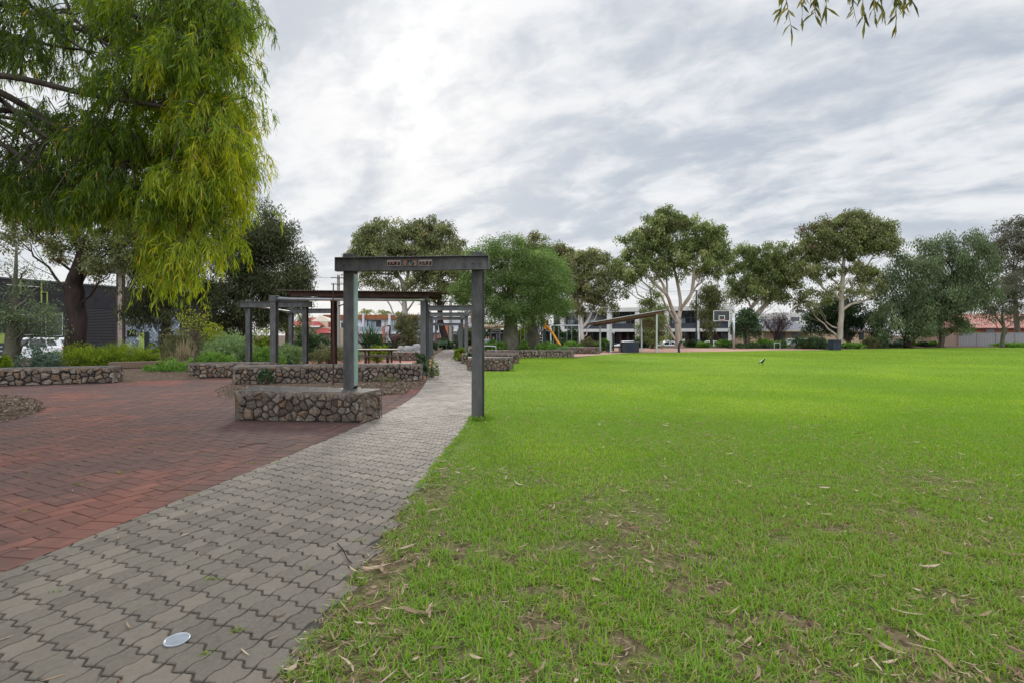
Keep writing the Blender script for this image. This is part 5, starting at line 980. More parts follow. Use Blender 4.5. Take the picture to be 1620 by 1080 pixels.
ed = [(0, 1), (1, 2), (0, 3), (3, 4), (4, 5), (5, 6), (6, 7), (7, 8), (0, 9), (9, 10), (10, 11), (11, 12), (0, 13), (13, 14), (14, 15), (15, 16), (16, 17), (12, 18), (8, 19)]
skin_mesh('body', vs, ed, [.24, .22, .10, .18, .10, .065, .06, .075, .05, .12, .05, .045, .03, .12, .05, .045, .03, .03, .03, .02], ['rust_dark'], lambda c: 0, t)
simple('skin', (.50, .30, .22), None, 5, .6); simple('shirt_grey', (.33, .37, .43), None, 5, .8); simple('shirt_blue', (.22, .27, .36), None, 5, .8); simple('shirt_dark', (.03, .03, .035), None, 5, .8); simple('trousers', (.05, .055, .07), None, 5, .8); simple('hair_red', (.28, .10, .04), None, 8, .6); simple('hair_brown', (.10, .05, .03), None, 8, .6)
def person(label, px, d, shirt, hair, rz, zs=.45):
    """seated figure, hips at seat height"""
    b = GX(px, d); t = thing('person', label, 'person', b, rz, 'people sitting by the playground')
    vs = [(0, 0, .53), (0, .01, .72), (0, -.02, .95), (0, -.01, 1.06), (0, -.03, 1.14), (0, -.04, 1.23)]; ed = [(i, i + 1) for i in range(5)]; rr = [(.155, .12), (.135, .105), (.16, .105), .055, .068, .085]
    for s in (-1, 1):
        k = len(vs); vs += [(s * .10, -.02, .50), (s * .11, -.42, .50), (s * .11, -.44, .10), (s * .12, -.58, .05)]; ed += [(0, k), (k, k + 1), (k + 1, k + 2), (k + 2, k + 3)]; rr += [.085, .06, .042, .036]
        k = len(vs); vs += [(s * .19, -.02, .98), (s * .23, -.08, .74), (s * .15, -.28, .62), (s * .12, -.36, .60)]; ed += [(2, k), (k, k + 1), (k + 1, k + 2), (k + 2, k + 3)]; rr += [.055, .042, .034, .03]
        for j in range(5): vs.append((s * (.12 + (j - 2) * .016), -.42 + (.03 if j in (0, 4) else 0), .585)); ed.append((k + 3, len(vs) - 1)); rr.append(.009)
    skin_mesh('body', vs, ed, rr, ['skin', shirt, 'trousers'], lambda c: 0 if c.z > 1.07 or (c.y < -.24 and .55 < c.z < .66) else (1 if c.z > .575 and c.y > -.26 else 2), t, sub=1)
    mb = MB(); V = []; bm = bmesh.new(); bmesh.ops.create_uvsphere(bm, u_segments=12, v_segments=8, radius=.098); 
    for v in bm.verts: v.co.z *= 1.08; v.co += Vector((0, -.015, 1.235)); 
    bmesh.ops.delete(bm, geom=[v for v in bm.verts if v.co.y < -.06 and v.co.z < 1.27], context='VERTS'); me = bpy.data.meshes.new('hair'); bm.to_mesh(me); bm.free(); link('hair', me, MATS[hair], t)
    mb = MB(); mb.tube([(0, -.115, 1.235), (0, -.142, 1.215), (0, -.12, 1.205)], [.010, .014, .008], 5)
    mb.build('nose', MATS['skin'], t)
person('seated person in pale grey top beyond the near right post, left of a companion', 769, 56, 'shirt_grey', 'hair_red', R(10)); person('seated person in blue grey top with reddish hair, between two others', 773, 57, 'shirt_blue', 'hair_red', R(-20)); person('seated person in a black top by the kiosk, left of the fat bottle tree', 780.5, 56.5, 'shirt_dark', 'hair_brown', R(20))
mb = MB(); c = GX(775, 57.2); mb.box((0, 0, .42), (1.8, .4, .05)); [mb.box((x, 0, .2), (.06, .35, .4)) for x in (-.8, 0, .8)]; o = mb.build('park_bench', MATS['dark_timber'], loc=(c.x, c.y, 0)); tag(o, 'low bench on which people sit near the kiosk', 'bench')
simple('green_paint', (.10, .15, .09), (.07, .11, .07), 5, .6)
c = GX(699, 55); t = thing('park_bench', 'weathered green bench at the end of the path', 'bench', c); mb = MB(); [mb.box((0, y, .45), (1.2, .09, .03)) for y in (-.18, -.06, .06, .18)]; mb.build('seat', MATS['green_paint'], t); mb = MB(); [mb.box((0, .25, z), (1.2, .03, .08)) for z in (.6, .72, .84)]; mb.build('backrest', MATS['green_paint'], t)
for s in (-.5, .5): mb = MB(); mb.box((s, .02, .22), (.05, .42, .44)); mb.box((s, .27, .45), (.05, .04, .9)); mb.build('leg', MATS['green_paint'], t)
# shelter
simple('brown_timber', (.13, .07, .042), (.08, .045, .03), 4, .75, mapping=(.4, 5, 5)); simple('roof_metal', (.55, .55, .54), (.45, .45, .45), 3, .4, .5); simple('charcoal', (.035, .045, .05), (.028, .035, .04), 4, .6); simple('navy', (.025, .035, .06), (.018, .026, .045), 4, .5)
ce = Vector((10, 46, 0)); t = thing('park_shelter', 'open park shelter with sloping timber lined roof and slatted screen', 'shelter', ce)
roofz = lambda x: 2.46 + (x - 7.1) * .172
for px, d in ((966, 44.5), (1038.8, 44.3), (949.5, 47.7), (1015, 47.9)):
    b = GX(px, d); zt = roofz(b.x) - .1; mb = MB(); mb.box((b.x - ce.x, b.y - ce.y, zt / 2), (.13, .13, zt)); mb.build('post', MATS['galvanised'], t)
xa, xb = 7.1, 13.2
def slab(z0, z1, ya, yb, x0=xa, x1=xb): return [(x0 - ce.x, y - ce.y, roofz(x0) + z) for y in (ya, yb) for z in (z0, z1)] + [(x1 - ce.x, y - ce.y, roofz(x1) + z) for y in (ya, yb) for z in (z0, z1)]
BF = [(0, 1, 3, 2), (4, 6, 7, 5), (0, 4, 5, 1), (2, 3, 7, 6), (0, 2, 6, 4), (1, 5, 7, 3)]
mb = MB(); mb.add(slab(.142, .18, 43.9, 48.4), BF); mb.build('roof', MATS['roof_metal'], t)
mb = MB(); mb.add(slab(-.08, .14, 44.0, 48.3, xa + .08, xb - .08), BF); [mb.add(slab(-.26, -.083, y, y + .08, xa + .5, xb - .6), BF) for y in (44.25, 46.1, 47.9)]; mb.build('roof_lining', MATS['brown_timber'], t)
mb = MB(); a, b = GX(1016, 47.85), GX(1034, 47.6)
for k in range(12): q = a.lerp(b, k / 11); mb.box((q.x - ce.x, q.y - ce.y, 2.55), (.05, .04, .75))
mb.build('slatted_screen', MATS['brown_timber'], t)
c = GX(996.5, 45.1); t = thing('barbecue_bench', 'dark green boxed barbecue bench with pale lid at the front of the shelter', 'barbecue', c); mb = MB(); mb.box((0, 0, .42), (1.44, .8, .84)); mb.build('body', MATS['charcoal'], t, bevel=.02); mb = MB(); mb.box((0, 0, .875), (1.52, .86, .06)); mb.build('bench_top', MATS['steel_far'], t, bevel=.01); mb = MB(); mb.box((-.05, -.405, .45), (.55, .02, .6)); mb.build('door', MATS['navy'], t)
c = GX(972, 47); t = thing('picnic_setting', 'thin legged table and stools in the shade of the shelter', 'table', c); mb = MB(); mb.box((0, 0, .74), (1.6, .75, .05)); mb.build('table_top', MATS['steel_far'], t)
for s in (-.6, .6): mb = MB(); mb.box((s, 0, .36), (.06, .5, .72)); mb.build('leg', MATS['charcoal'], t)
for s in (-.8, .8): mb = MB(); mb.box((0, s, .44), (1.6, .28, .05)); [mb.box((x, s, .21), (.05, .22, .42)) for x in (-.6, .6)]; mb.build('bench', MATS['charcoal'], t)
def lamp_bollard(label, px, d, top, r=.07, head=.13): b = GX(px, d); z = H + (HOR - top) / F * d; t = thing('bollard_light', label, 'lamp', b); mb = MB(); mb.tube([(0, 0, 0), (0, 0, z - .18)], r, 8); mb.build('post', MATS['charcoal'], t); mb = MB(); mb.lathe([(head, z - .18), (head, z - .06), (head * .5, z)], n=10); mb.build('lamp_head', MATS['panel_frame'], t)
lamp_bollard('black bollard light with pale cap beside the shelter table', 970.5, 50, 525)
c = GX(1076, 45.2); t = thing('drinking_fountain', 'dark blue curved drinking fountain with a steel bowl at the lawn edge', 'fountain', c); mb = MB(); mb.tube(curve([(-.10, 0, 0), (-.12, 0, .45), (-.02, 0, .82), (.14, 0, .95)]), .10, 10); mb.build('pipe_body', MATS['navy'], t, smooth=True); mb = MB(); mb.lathe([(.05, .86), (.17, .97), (.20, 1.04), (.17, 1.03)], (.27, 0, 0), 14); mb.build('bowl', MATS['galvanised'], t, smooth=True); mb = MB(); mb.tube([(.12, 0, .96), (.36, 0, 1.12), (.42, 0, 1.16)], .035, 6); mb.build('spout', MATS['galvanised'], t)
c = GX(1320.5, 52.2); t = thing('litter_bin', 'dark navy boxed litter bin at the far edge of the lawn', 'bin', c, R(22)); mb = MB(); mb.box((-.30, 0, .48), (.58, .58, .96)); mb.box((.30, 0, .48), (.58, .58, .96)); mb.build('body', MATS['navy'], t, bevel=.02); mb = MB(); mb.box((0, 0, 1.0), (1.22, .64, .06)); mb.build('bin_top', MATS['navy'], t); mb = MB(); [mb.box((x, -.292, .82), (.42, .012, .14)) for x in (-.3, .3)]; mb.build('opening', MATS['art_dark'], t)
def rail(label, px0, px1, d, top): a, b = GX(px0, d), GX(px1, d); z = H + (HOR - top) / F * d; ce = (a + b) / 2; mb = MB(); wd = (b - a).length / 2; mb.tube(curve([(-wd, 0, 0), (-wd, 0, z * .8), (-wd * .8, 0, z), (wd * .8, 0, z), (wd, 0, z * .8), (wd, 0, 0)], 20), .03, 8); o = mb.build('bicycle_rail', MATS['galvanised'], loc=ce, smooth=True); tag(o, label, 'bicycle rail', 'bicycle rails')
rail('steel bicycle rail by the hedge, right of the basketball hoop', 1225, 1234, 53, 542.5); rail('steel bicycle rail behind the gabion blocks beside the near right post', 752, 784.5, 31.2, 547.5)
# basketball hoop
b = GX(1161, 55.5); t = thing('basketball_hoop', 'basketball hoop with black backboard on a tall grey pole', 'basketball hoop', b); zt = H + 31 / F * 55.5; mb = MB(); mb.tube([(0, 0, 0), (0, 0, zt)], .11, 10); mb.build('pole', MATS['galvanised'], t, smooth=True)
simple('board_black', (.055, .06, .068), (.04, .045, .05), 5, .4); bc = P(1141.5, 500, 54.6) - b; bz = bc.z; mb = MB(); mb.box((bc.x, bc.y, bz), (1.68, .05, 1.12), R(-6)); bb = mb.build('backboard', MATS['board_black'], t)
def rect_frame(mb, c, wd, ht, th, rz, off):
    x = Vector((math.cos(rz), math.sin(rz), 0)); n = Vector((math.sin(rz), -math.cos(rz), 0)); c = Vector(c) + n * off; z = Vector((0, 0, 1))
    for s in (-1, 1): mb.bar(c - x * wd / 2 + z * s * (ht - th) / 2, c + x * wd / 2 + z * s * (ht - th) / 2, .01, th); mb.bar(c + x * s * (wd - th) / 2 - z * (ht / 2 - th), c + x * s * (wd - th) / 2 + z * (ht / 2 - th), .01, th, up=x)
mb = MB(); rect_frame(mb, bc, 1.68, 1.12, .05, R(-6), .032); rect_frame(mb, (bc.x + .02, bc.y, bz - .2), .62, .46, .05, R(-6), .032); mb.box((bc.x + .72, bc.y - .05, bz + .30), (.17, .02, .42), R(-6)); mb.build('painted_lines', MATS['white_paint'], bb)
simple('hoop_red', (.45, .06, .05), None, 5, .5); mb = MB(); hc = Vector((bc.x - .02, bc.y - .32, bz - .44)); mb.tube([hc + Vector((math.cos(a) * .23, math.sin(a) * .23, 0)) for a in np.linspace(0, 6.283, 20)], .022, 5, False); mb.box((hc.x, hc.y + .26, hc.z), (.2, .1, .06)); mb.build('ring', MATS['hoop_red'], bb)
mb = MB(); mb.tube([(0, 0, zt - .1), (bc.x, bc.y + .05, bz + .1)], .05, 8); mb.tube([(0, 0, zt - .8), (bc.x, bc.y + .05, bz - .3)], .04, 8); mb.build('support_arm', MATS['galvanised'], t)
# playground
simple('slide_orange', (.62, .27, .03), (.52, .2, .02), 4, .35); simple('purple', (.20, .07, .30), None, 4, .5); simple('play_grey', (.30, .31, .34), (.2, .2, .22), 4, .5)
ce = GX(866, 50); t = thing('playground_slide', 'playground tower with orange slide, purple panel and dark posts', 'playground', ce); q = lambda px, py, d=50: P(px, py, d) - ce
sp = curve([q(863, 518), q(868, 522), q(876, 533), q(882, 543, 49.4), q(887, 549.5, 49)], 24); wd = .34; V, f = [], []
for k, p in enumerate(sp):
    for a, h in ((-wd, .30), (-wd * .8, .02), (wd * .8, .02), (wd, .30), (wd * .86, .30), (wd * .75, .08), (-wd * .75, .08), (-wd * .86, .30)): V.append((p.x + a * .25, p.y + a, p.z + h))
n = len(sp)
for k in range(n - 1): f += [(k * 8 + j, k * 8 + (j + 1) % 8, (k + 1) * 8 + (j + 1) % 8, (k + 1) * 8 + j) for j in range(8)]
mb = MB(); mb.add(V, f); mb.build('slide_chute', MATS['slide_orange'], t, smooth=True)
mb = MB(); mb.box(q(862.5, 513, 49.5), (.16, .5, .95)); mb.build('slide_hood', MATS['slide_orange'], t)
for px, d, top in ((861.5, 49.6, 505), (866, 50.6, 507), (852, 49.4, 509), (857, 51.5, 506)): mb = MB(); a = GX(px, d) - ce; z = H + (HOR - top) / F * d; mb.box((a.x, a.y, z / 2), (.2, .2, z)); mb.build('post', MATS['charcoal'], t)
mb = MB(); c = q(858, 523, 50.4); mb.box(c, (1.0, 1.6, .1)); mb.build('deck', MATS['play_grey'], t); mb = MB(); mb.box(q(850, 519.5, 49.2), (.34, .06, .32)); mb.build('play_panel', MATS['purple'], t); mb = MB(); mb.box(q(850, 525, 49.2), (.34, .05, .35)); mb.build('play_panel', MATS['play_grey'], t); mb = MB(); mb.box(q(870, 522, 50.8), (.42, .05, .3)); mb.build('play_panel', MATS['white_paint'], t)
mb = MB(); a, b = q(856.5, 518), q(855, 543)
for s in (-.16, .16): mb.tube([a + Vector((s, 0, 0)), b + Vector((s, -.3, 0))], .03, 6)
for k in range(6): p = a.lerp(b + Vector((0, -.3, 0)), k / 6); mb.tube([p + Vector((-.16, 0, 0)), p + Vector((.16, 0, 0))], .025, 5)
mb.build('ladder', MATS['white_paint'], t)
mb = MB(); [mb.tube([q(866, 512, 50.6), q(871, 509, 50.6), q(876, 515, 50.6), q(877, 525, 50.6)], .025, 5)]; mb.build('handrail', MATS['galvanised'], t)
def swing(label, pxs, top, d, bar): 
    ce = GX(sum(pxs) / len(pxs), d); t = thing('swing_set', label, 'swing', ce, 0, 'swings in the playground'); z = H + (HOR - top) / F * d; mb = MB(); a, b = GX(bar[0], d) - ce, GX(bar[1], d) - ce; mb.tube([a + Vector((0, 0, z)), b + Vector((0, 0, z))], .06, 8); mb.build('top_bar', MATS['galvanised'], t)
    for k in (a, b): mb = MB(); [mb.tube([k + Vector((0, 0, z)), k + Vector((0, s, 0))], .05, 6) for s in (-1, 1)]; mb.build('leg', MATS['galvanised'], t)
    for i in range(0, len(pxs) - 1, 2):
        mb = MB(); u, v = GX(pxs[i], d) - ce, GX(pxs[i + 1], d) - ce; [mb.tube([k + Vector((0, 0, z)), k + Vector((0, 0, .5))], .022, 4) for k in (u, v)]; ch = mb.build('chains', MATS['galvanised'], t); mb = MB(); mb.box((u + v) / 2 + Vector((0, 0, .48)), (abs((v - u).x) + .1, .18, .05)); mb.build('seat', MATS['art_dark'], ch)
swing('swing with pale chains seen between the two bottle tree trunks', (824, 830), 517, 46, (815, 836)); swing('long swing frame with hanging chains right of the slide', (876, 884, 897, 904.5), 515, 58, (871, 916))
simple('shade_brown', (.24, .15, .11), (.18, .11, .08), 3, .85)
ce = GX(785, 60); t = thing('kiosk', 'small dark kiosk with white roof rails under a brown shade roof behind the bottle tree', 'kiosk', ce); mb = MB(); mb.add([tuple(P(x, y, d) - ce) for x, y, d in ((764, 516.5, 58), (782, 517.2, 58), (800, 515.5, 58), (764, 513, 64), (782, 514, 64), (800, 512, 64))], [(0, 1, 4, 3), (1, 2, 5, 4)]); o = mb.build('shade_roof', MATS['shade_brown'], t); so_ = o.modifiers.new('s', 'SOLIDIFY'); so_.thickness = .25
mb = MB(); mb.box((0, 0, 1.05), (1.7, 1.5, 2.1)); mb.build('booth', MATS['charcoal'], t); mb = MB(); mb.box((0, -.9, 1.98), (1.1, .5, .14)); mb.box((0, -.9, 1.72), (1.45, .4, .07)); mb.build('roof_rail', MATS['white_paint'], t)
for px in (776, 786, 790.5, 799): mb = MB(); a = GX(px, 58.5) - ce; mb.box((a.x, a.y, 1.2 if px in (776, 799) else .9), (.16, .16, 2.4 if px in (776, 799) else 1.8)); mb.build('post', MATS['steel_far'], t)
mb = MB(); mb.box((.35, -.77, 1.3), (.22, .03, .35)); mb.build('notice', MATS['yellow_sign'] if 'yellow_sign' in MATS else MATS['copper'], t)

for label, pts, r in (('thin dark twig lying on the red paving before the near gabion', [(378, 708), (400, 703), (424, 701)], .0045), ('bent brown twig on the grey pavers near the grass edge', [(534, 860), (543, 872), (549, 884), (556, 893)], .0038)):
    q = [G(*p) for p in pts]; mb = MB(); mb.tube([p - q[0] + Vector((0, 0, .008 + .006 * (k % 2))) for k, p in enumerate(q)], r, 5); o = mb.build('fallen_twig', MATS['dark_bark'], loc=q[0]); tag(o, label, 'twig')
# ------------------------------------------------------------------ buildings
class Face:
    """a straight wall from A to B; rectangles are given by the photo columns and rows they cover"""
    def __init__(s, A, B, origin=(0, 0, 0)):
        s.A = Vector((*A, 0)); s.d = (Vector((*B, 0)) - s.A); s.len = s.d.length; s.d.normalize(); s.n = Vector((s.d.y, -s.d.x, 0)); s.o = Vector(origin)
        if s.n.dot(-s.A) < 0: s.n = -s.n
    def s_of(s, px): k = (px - 810) / F; return (k * s.A.y - s.A.x) / (s.d.x - k * s.d.y)
    def z_of(s, px, py): return H + (HOR - py) / F * (s.A + s.d * s.s_of(px)).y
    def rect(s, mb, x0, y0, x1, y1, o0=0., o1=.05): xm = (x0 + x1) / 2; return s.box(mb, s.s_of(x0), s.s_of(x1), s.z_of(xm, y1), s.z_of(xm, y0), o0, o1)
    def box(s, mb, s0, s1, z0, z1, o0, o1):
        v = [s.A - s.o + s.d * a + s.n * o + Vector((0, 0, z)) for a in (s0, s1) for o in (o0, o1) for z in (z0, z1)]; mb.add(v, BF); return mb
simple('black_brick', (.045, .043, .047), (.032, .031, .034), 2, .85, bump=.3); simple('lime_paint', (.36, .44, .12), (.32, .40, .10), 3, .6); simple('window_dark', (.02, .023, .028), (.035, .04, .048), .6, .08, spec=.6)
m = newmat('roller_door'); t_ = N('ShaderNodeTexCoord').outputs['Object']; wv = N('ShaderNodeTexWave', wave_type='BANDS', bands_direction='Z', ins={'Scale': 2.2}); L(t_, wv.inputs[0]); bsdf_out((.05, .048, .052), .6, .2, wv.outputs['Fac'], .9, .05)
m = newmat('mural_paint'); n1 = noise(.42, 1.5, .5, 3.2); n2 = noise(1.6, 2, .5, 1.5); bsdf_out(MIXC(MR(n2, .52, .60, 0, .6), ramp(n1, [(.34, (.02, .025, .035)), (.42, (.36, .42, .50)), (.47, (.03, .04, .055)), (.50, (.52, .57, .63)), (.57, (.22, .27, .34)), (.60, (.02, .025, .03)), (.64, (.48, .53, .60))]), (.04, .05, .065)), .7)
A, B_ = (-43.7, 34.2), (-33.9, 58.7); rt = thing('warehouse', 'black painted warehouse with roller door and a blue grey mural on its wall', 'building', (-38, 48, 0)); W = Face(A, B_, rt.location); MN = MATS
W.box(MB(), 0, 0, 0, 0, 0, 0); mb = MB(); W.box(mb, 0, W.len, -.3, 6.0, -12, 0); mb.build('wall', MN['black_brick'], rt)
mb = MB(); W.box(mb, -.1, W.len + .1, 6.0, 6.14, -.25, .06); mb.build('parapet_cap', MN['steel_far'], rt)
mb = MB(); W.rect(mb, 130, 489, 186.5, 553, .0, .04); mb.build('roller_door', MN['roller_door'], rt)
mb = MB(); W.rect(mb, 197, 484, 284, 553, .0, .02); mb.build('mural', MN['mural_paint'], rt)
mb = MB(); W.rect(mb, -10, 527, 15, 552, 0, .05); mb.build('lime_wall_panel', MN['lime_paint'], rt)
for x0, y0, x1, y1 in ((71.5, 497, 98.5, 531.5), (34, 498, 66, 530)):
    mb = MB(); W.rect(mb, x0, y0, x1, y1, 0, .03); wn = mb.build('window', MN['window_dark'], rt); mb = MB()
    for a in ((x0, y0, x0 + .8, y1), (x1 - .8, y0, x1, y1), (x0, y1 - .7, x1, y1), (x0, y0, x1, y0 + .7)): W.rect(mb, *a, .03, .07)
    mb.build('frame', MN['white_paint'], wn)
mb = MB()
for x0, y0, x1, y1 in ((25, 443, 26.3, 462), (30.6, 443, 32, 465), (63.8, 446, 65.5, 480), (65, 462, 74, 463.3), (73, 463, 74.5, 482)): W.rect(mb, x0, y0, x1, y1, .02, .12)
mb.build('lime_frame', MN['lime_paint'], rt); mb = MB(); W.rect(mb, 10, 452, 62, 453, .02, .1); W.rect(mb, 196.5, 486, 197.6, 545, .02, .1); W.rect(mb, 199, 509, 206, 510, .02, .1); W.rect(mb, 205.3, 509, 206.3, 522, .02, .1); mb.build('white_pipe', MN['white_paint'], rt)
mb = MB(); W.rect(mb, 201, 522, 214, 532.5, .03, .1); sg = mb.build('number_sign', MN['art_dark'], rt); xm = 207.5; s0 = W.s_of(xm); p = W.A + W.d * s0 + W.n * .11 + Vector((0, 0, W.z_of(xm, 527))); text('74', .62, MN['lime_paint'], 'digits', sg, p - W.o, (R(90), 0, math.atan2(W.d.y, W.d.x)), depth=.01)
mb = MB(); W.rect(mb, 217, 506.5, 220.5, 512, .03, .2); simple('lamp_glass', (.7, .55, .3), None, 3, .4); mb.build('wall_lamp', MN['lamp_glass'], rt)
mb = MB(); [W.rect(mb, 248 + k * 2.2, 524, 249.2 + k * 2.2, 552, .3, .5) for k in range(10)]; W.rect(mb, 248, 524, 269, 525.5, .3, .5); mb.build('bar_gate', MN['charcoal'], rt)
c = GX(228, 44); t = thing('sign_cabinet', 'lime yellow free standing sign cabinet with dark edge before the mural', 'sign', c, R(-30)); mb = MB(); mb.box((0, 0, .78), (.98, .34, 1.96)); mb.build('casing', MN['charcoal'], t); mb = MB(); mb.box((-.03, -.175, .77), (.86, .02, 1.86)); pn = mb.build('face_panel', MN['lime_paint'], t); mb = MB(); [mb.box((-.2 + u, -.187, .86 - v), (w_, .006, .035)) for u, v, w_ in ((0, 0, .25), (0, .08, .2), (0, .16, .24), (.32, .02, .1))]; mb.build('small_print', MN['art_dark'], pn)
c = GX(2, 24.5); t = thing('park_sign', 'dark green sign board with two pale lines at the far left edge', 'sign', c, R(-4)); mb = MB(); mb.box((0, 0, .82), (.45, .05, .62)); bd = mb.build('board', MN['charcoal'], t); mb = MB(); mb.box((-.05, -.028, .95), (.30, .008, .05)); mb.box((-.05, -.028, .75), (.30, .008, .07)); mb.build('lettering', MN['panel_frame'], bd); mb = MB(); mb.box((-.15, 0, .25), (.06, .05, .52)); mb.box((.15, 0, .25), (.06, .05, .52)); mb.build('legs', MN['charcoal'], t)
# stobie poles
simple('pole_concrete', (.34, .31, .275), (.26, .235, .21), 3, .9); simple('pole_rust', (.10, .05, .032), (.06, .035, .026), 3, .85)
def pole(label, px, d, top, w_=.45, arms=1, mt='pole_concrete', box_=False):
    b = GX(px, d); z = H + (HOR - top) / F * d; t = thing('power_pole', label, 'power pole', b, 0, 'power poles'); mb = MB(); mb.add([(x * (w_ * .30 if k else w_ * .5) / .5 * .55, y * .18, zz) for k, zz in enumerate((0, z)) for x, y in ((-.5, -.5), (.5, -.5), (.5, .5), (-.5, .5))], [(3, 2, 1, 0), (4, 5, 6, 7), (0, 1, 5, 4), (1, 2, 6, 5), (2, 3, 7, 6), (3, 0, 4, 7)]); mb.build('concrete_core', MN[mt], t)
    for s in (-1, 1): mb = MB(); mb.bar((s * w_ * .36, 0, 0), (s * w_ * .25, 0, z + .1), .16, w_ * .26 if box_ else .05, up=(0, 1, 0)); mb.build('steel_side', MN['pole_rust' if box_ else mt], t)
    for k in range(arms):
        mb = MB(); zz = z - .35 - k * .9; mb.bar((-1.0, -.12, zz), (1.0, -.12, zz), .09, .11); ca = mb.build('cross_arm', MN['steel_far'], t); mb = MB(); [mb.tube([(x, -.12, zz + .05), (x, -.12, zz + .28)], .05, 6) for x in (-.9, -.45, .45, .9)]; mb.build('insulators', MN['white_paint'], ca)
    return t
p1 = pole('rust brown and grey concrete power pole beside the roller door, carrying a grey box', 191, 38, 240, .62, 1, box_=True); mb = MB(); q = P(183, 425, 37.6) - Vector(p1.location); mb.box(q, (.9, .5, .75)); mb.build('transformer_box', MN['steel_far'], p1)
pole('pale power pole with cross arm standing behind the pergola', 535.5, 72, 436, .5, 2)
pole('grey power pole with a lamp arm rising behind the far steel arches', 713, 82, 474, .55, 1); 
b = GX(1101.5, 62); t = thing('lamp_post', 'slim dark lamp post in front of the white building', 'lamp post', b); z = H + 69 / F * 62; mb = MB(); mb.tube([(0, 0, 0), (0, 0, 1.9), (0, 0, 1.95), (0, 0, z)], [.16, .15, .09, .07], 8); mb.build('post', MN['charcoal'], t); mb = MB(); mb.box((-.25, 0, z + .04), (.75, .2, .1)); mb.build('lamp_head', MN['charcoal'], t)
def wire(label, pts): mb = MB(); o = Vector(pts[0]); mb.tube([Vector(p) - o for p in pts], .022, 4); x = mb.build('power_line', MN['art_dark'], loc=o); tag(x, label, 'power line', 'overhead power lines')
def sagw(a, b, s, n=12): return [a.lerp(b, k / n) + Vector((0, 0, -s * 4 * (k / n) * (1 - k / n))) for k in range(n + 1)]
wire('upper wire running from the pale pole to the lamp arm pole', sagw(P(537, 440, 72), P(713, 478, 82), .5)); wire('lower wire of the pair above the townhouse roof', sagw(P(537, 447, 72), P(713, 482, 82), .6)); wire('wire leaving the pale pole towards the left trees', sagw(P(534, 440, 72), P(300, 400, 60), .7)); wire('thin wire crossing the sky behind the tallest gum', sagw(P(960, 463, 85), P(1255, 448, 80), .4)); wire('thin wire seen behind the pepper tree at the right', sagw(P(1330, 489, 78), P(1640, 500, 72), .3))
# red roofed house
simple('red_roof', (.30, .045, .04), (.22, .03, .03), 2, .6); simple('cream', (.58, .47, .36), (.50, .40, .30), 2, .8); simple('cream_roof', (.50, .44, .36), (.44, .38, .31), 2, .8)
ce = GX(490, 78); rt = thing('red_roof_house', 'cream house with bright red roof behind the left arch', 'house', ce); q = lambda px, py, d=78: P(px, py, d) - ce
mb = MB(); a, b = q(446, 525), q(522, 525); mb.box(((a.x + b.x) / 2, 4, .8), (b.x - a.x, 6, 1.8 + a.z)); mb.build('wall', MN['cream'], rt)
def hip(mb, e0, e1, r0, r1, ze, zr, y0, y1): v = [(e0, y0, ze), (e1, y0, ze), (e1, y1, ze), (e0, y1, ze), (r0, (y0 + y1) / 2, zr), (r1, (y0 + y1) / 2, zr)]; mb.add(v, [(0, 1, 5, 4), (1, 2, 5), (2, 3, 4, 5), (3, 0, 4), (3, 2, 1, 0)])
mb = MB(); hip(mb, q(444, 0).x, q(506, 0).x, q(470, 0).x, q(486, 0).x, q(450, 515.5).z, q(450, 501).z, 0, 8); hip(mb, q(500, 0).x, q(527, 0).x, q(508, 0).x, q(514, 0).x, q(450, 527).z, q(450, 519).z, -1.5, 3); mb.build('roof', MN['red_roof'], rt)
mb = MB(); gx0, gx1 = q(484, 0).x, q(520, 0).x; mb.add([(gx0, 2, q(0, 508.5).z), (gx1, 2, q(0, 508.5).z), ((gx0 * .7 + gx1 * .3), 3, q(0, 497.5).z), (gx0, 7, q(0, 508.5).z), (gx1, 7, q(0, 508.5).z)], [(0, 1, 2), (1, 4, 2), (4, 3, 2), (3, 0, 2), (0, 3, 4, 1)]); mb.build('gable_roof', MN['cream_roof'], rt)
mb = MB(); mb.box(((q(497, 0).x + q(516, 0).x) / 2, 3.5, (q(0, 509).z + q(0, 522).z) / 2), (q(516, 0).x - q(497, 0).x, 3, q(0, 508.4).z - q(0, 522).z)); mb.build('upper_wall', MN['cream'], rt); mb = MB(); mb.box((q(514, 0).x, 1.9, (q(0, 509).z + q(0, 522).z) / 2), (.25, .15, 1.2)); mb.build('red_trim', MN['red_roof'], rt)
mb = MB(); mb.box((q(455, 0).x, -.05, q(0, 516.3).z), (10, .1, .16)); mb.build('gutter', MN['white_paint'], rt)
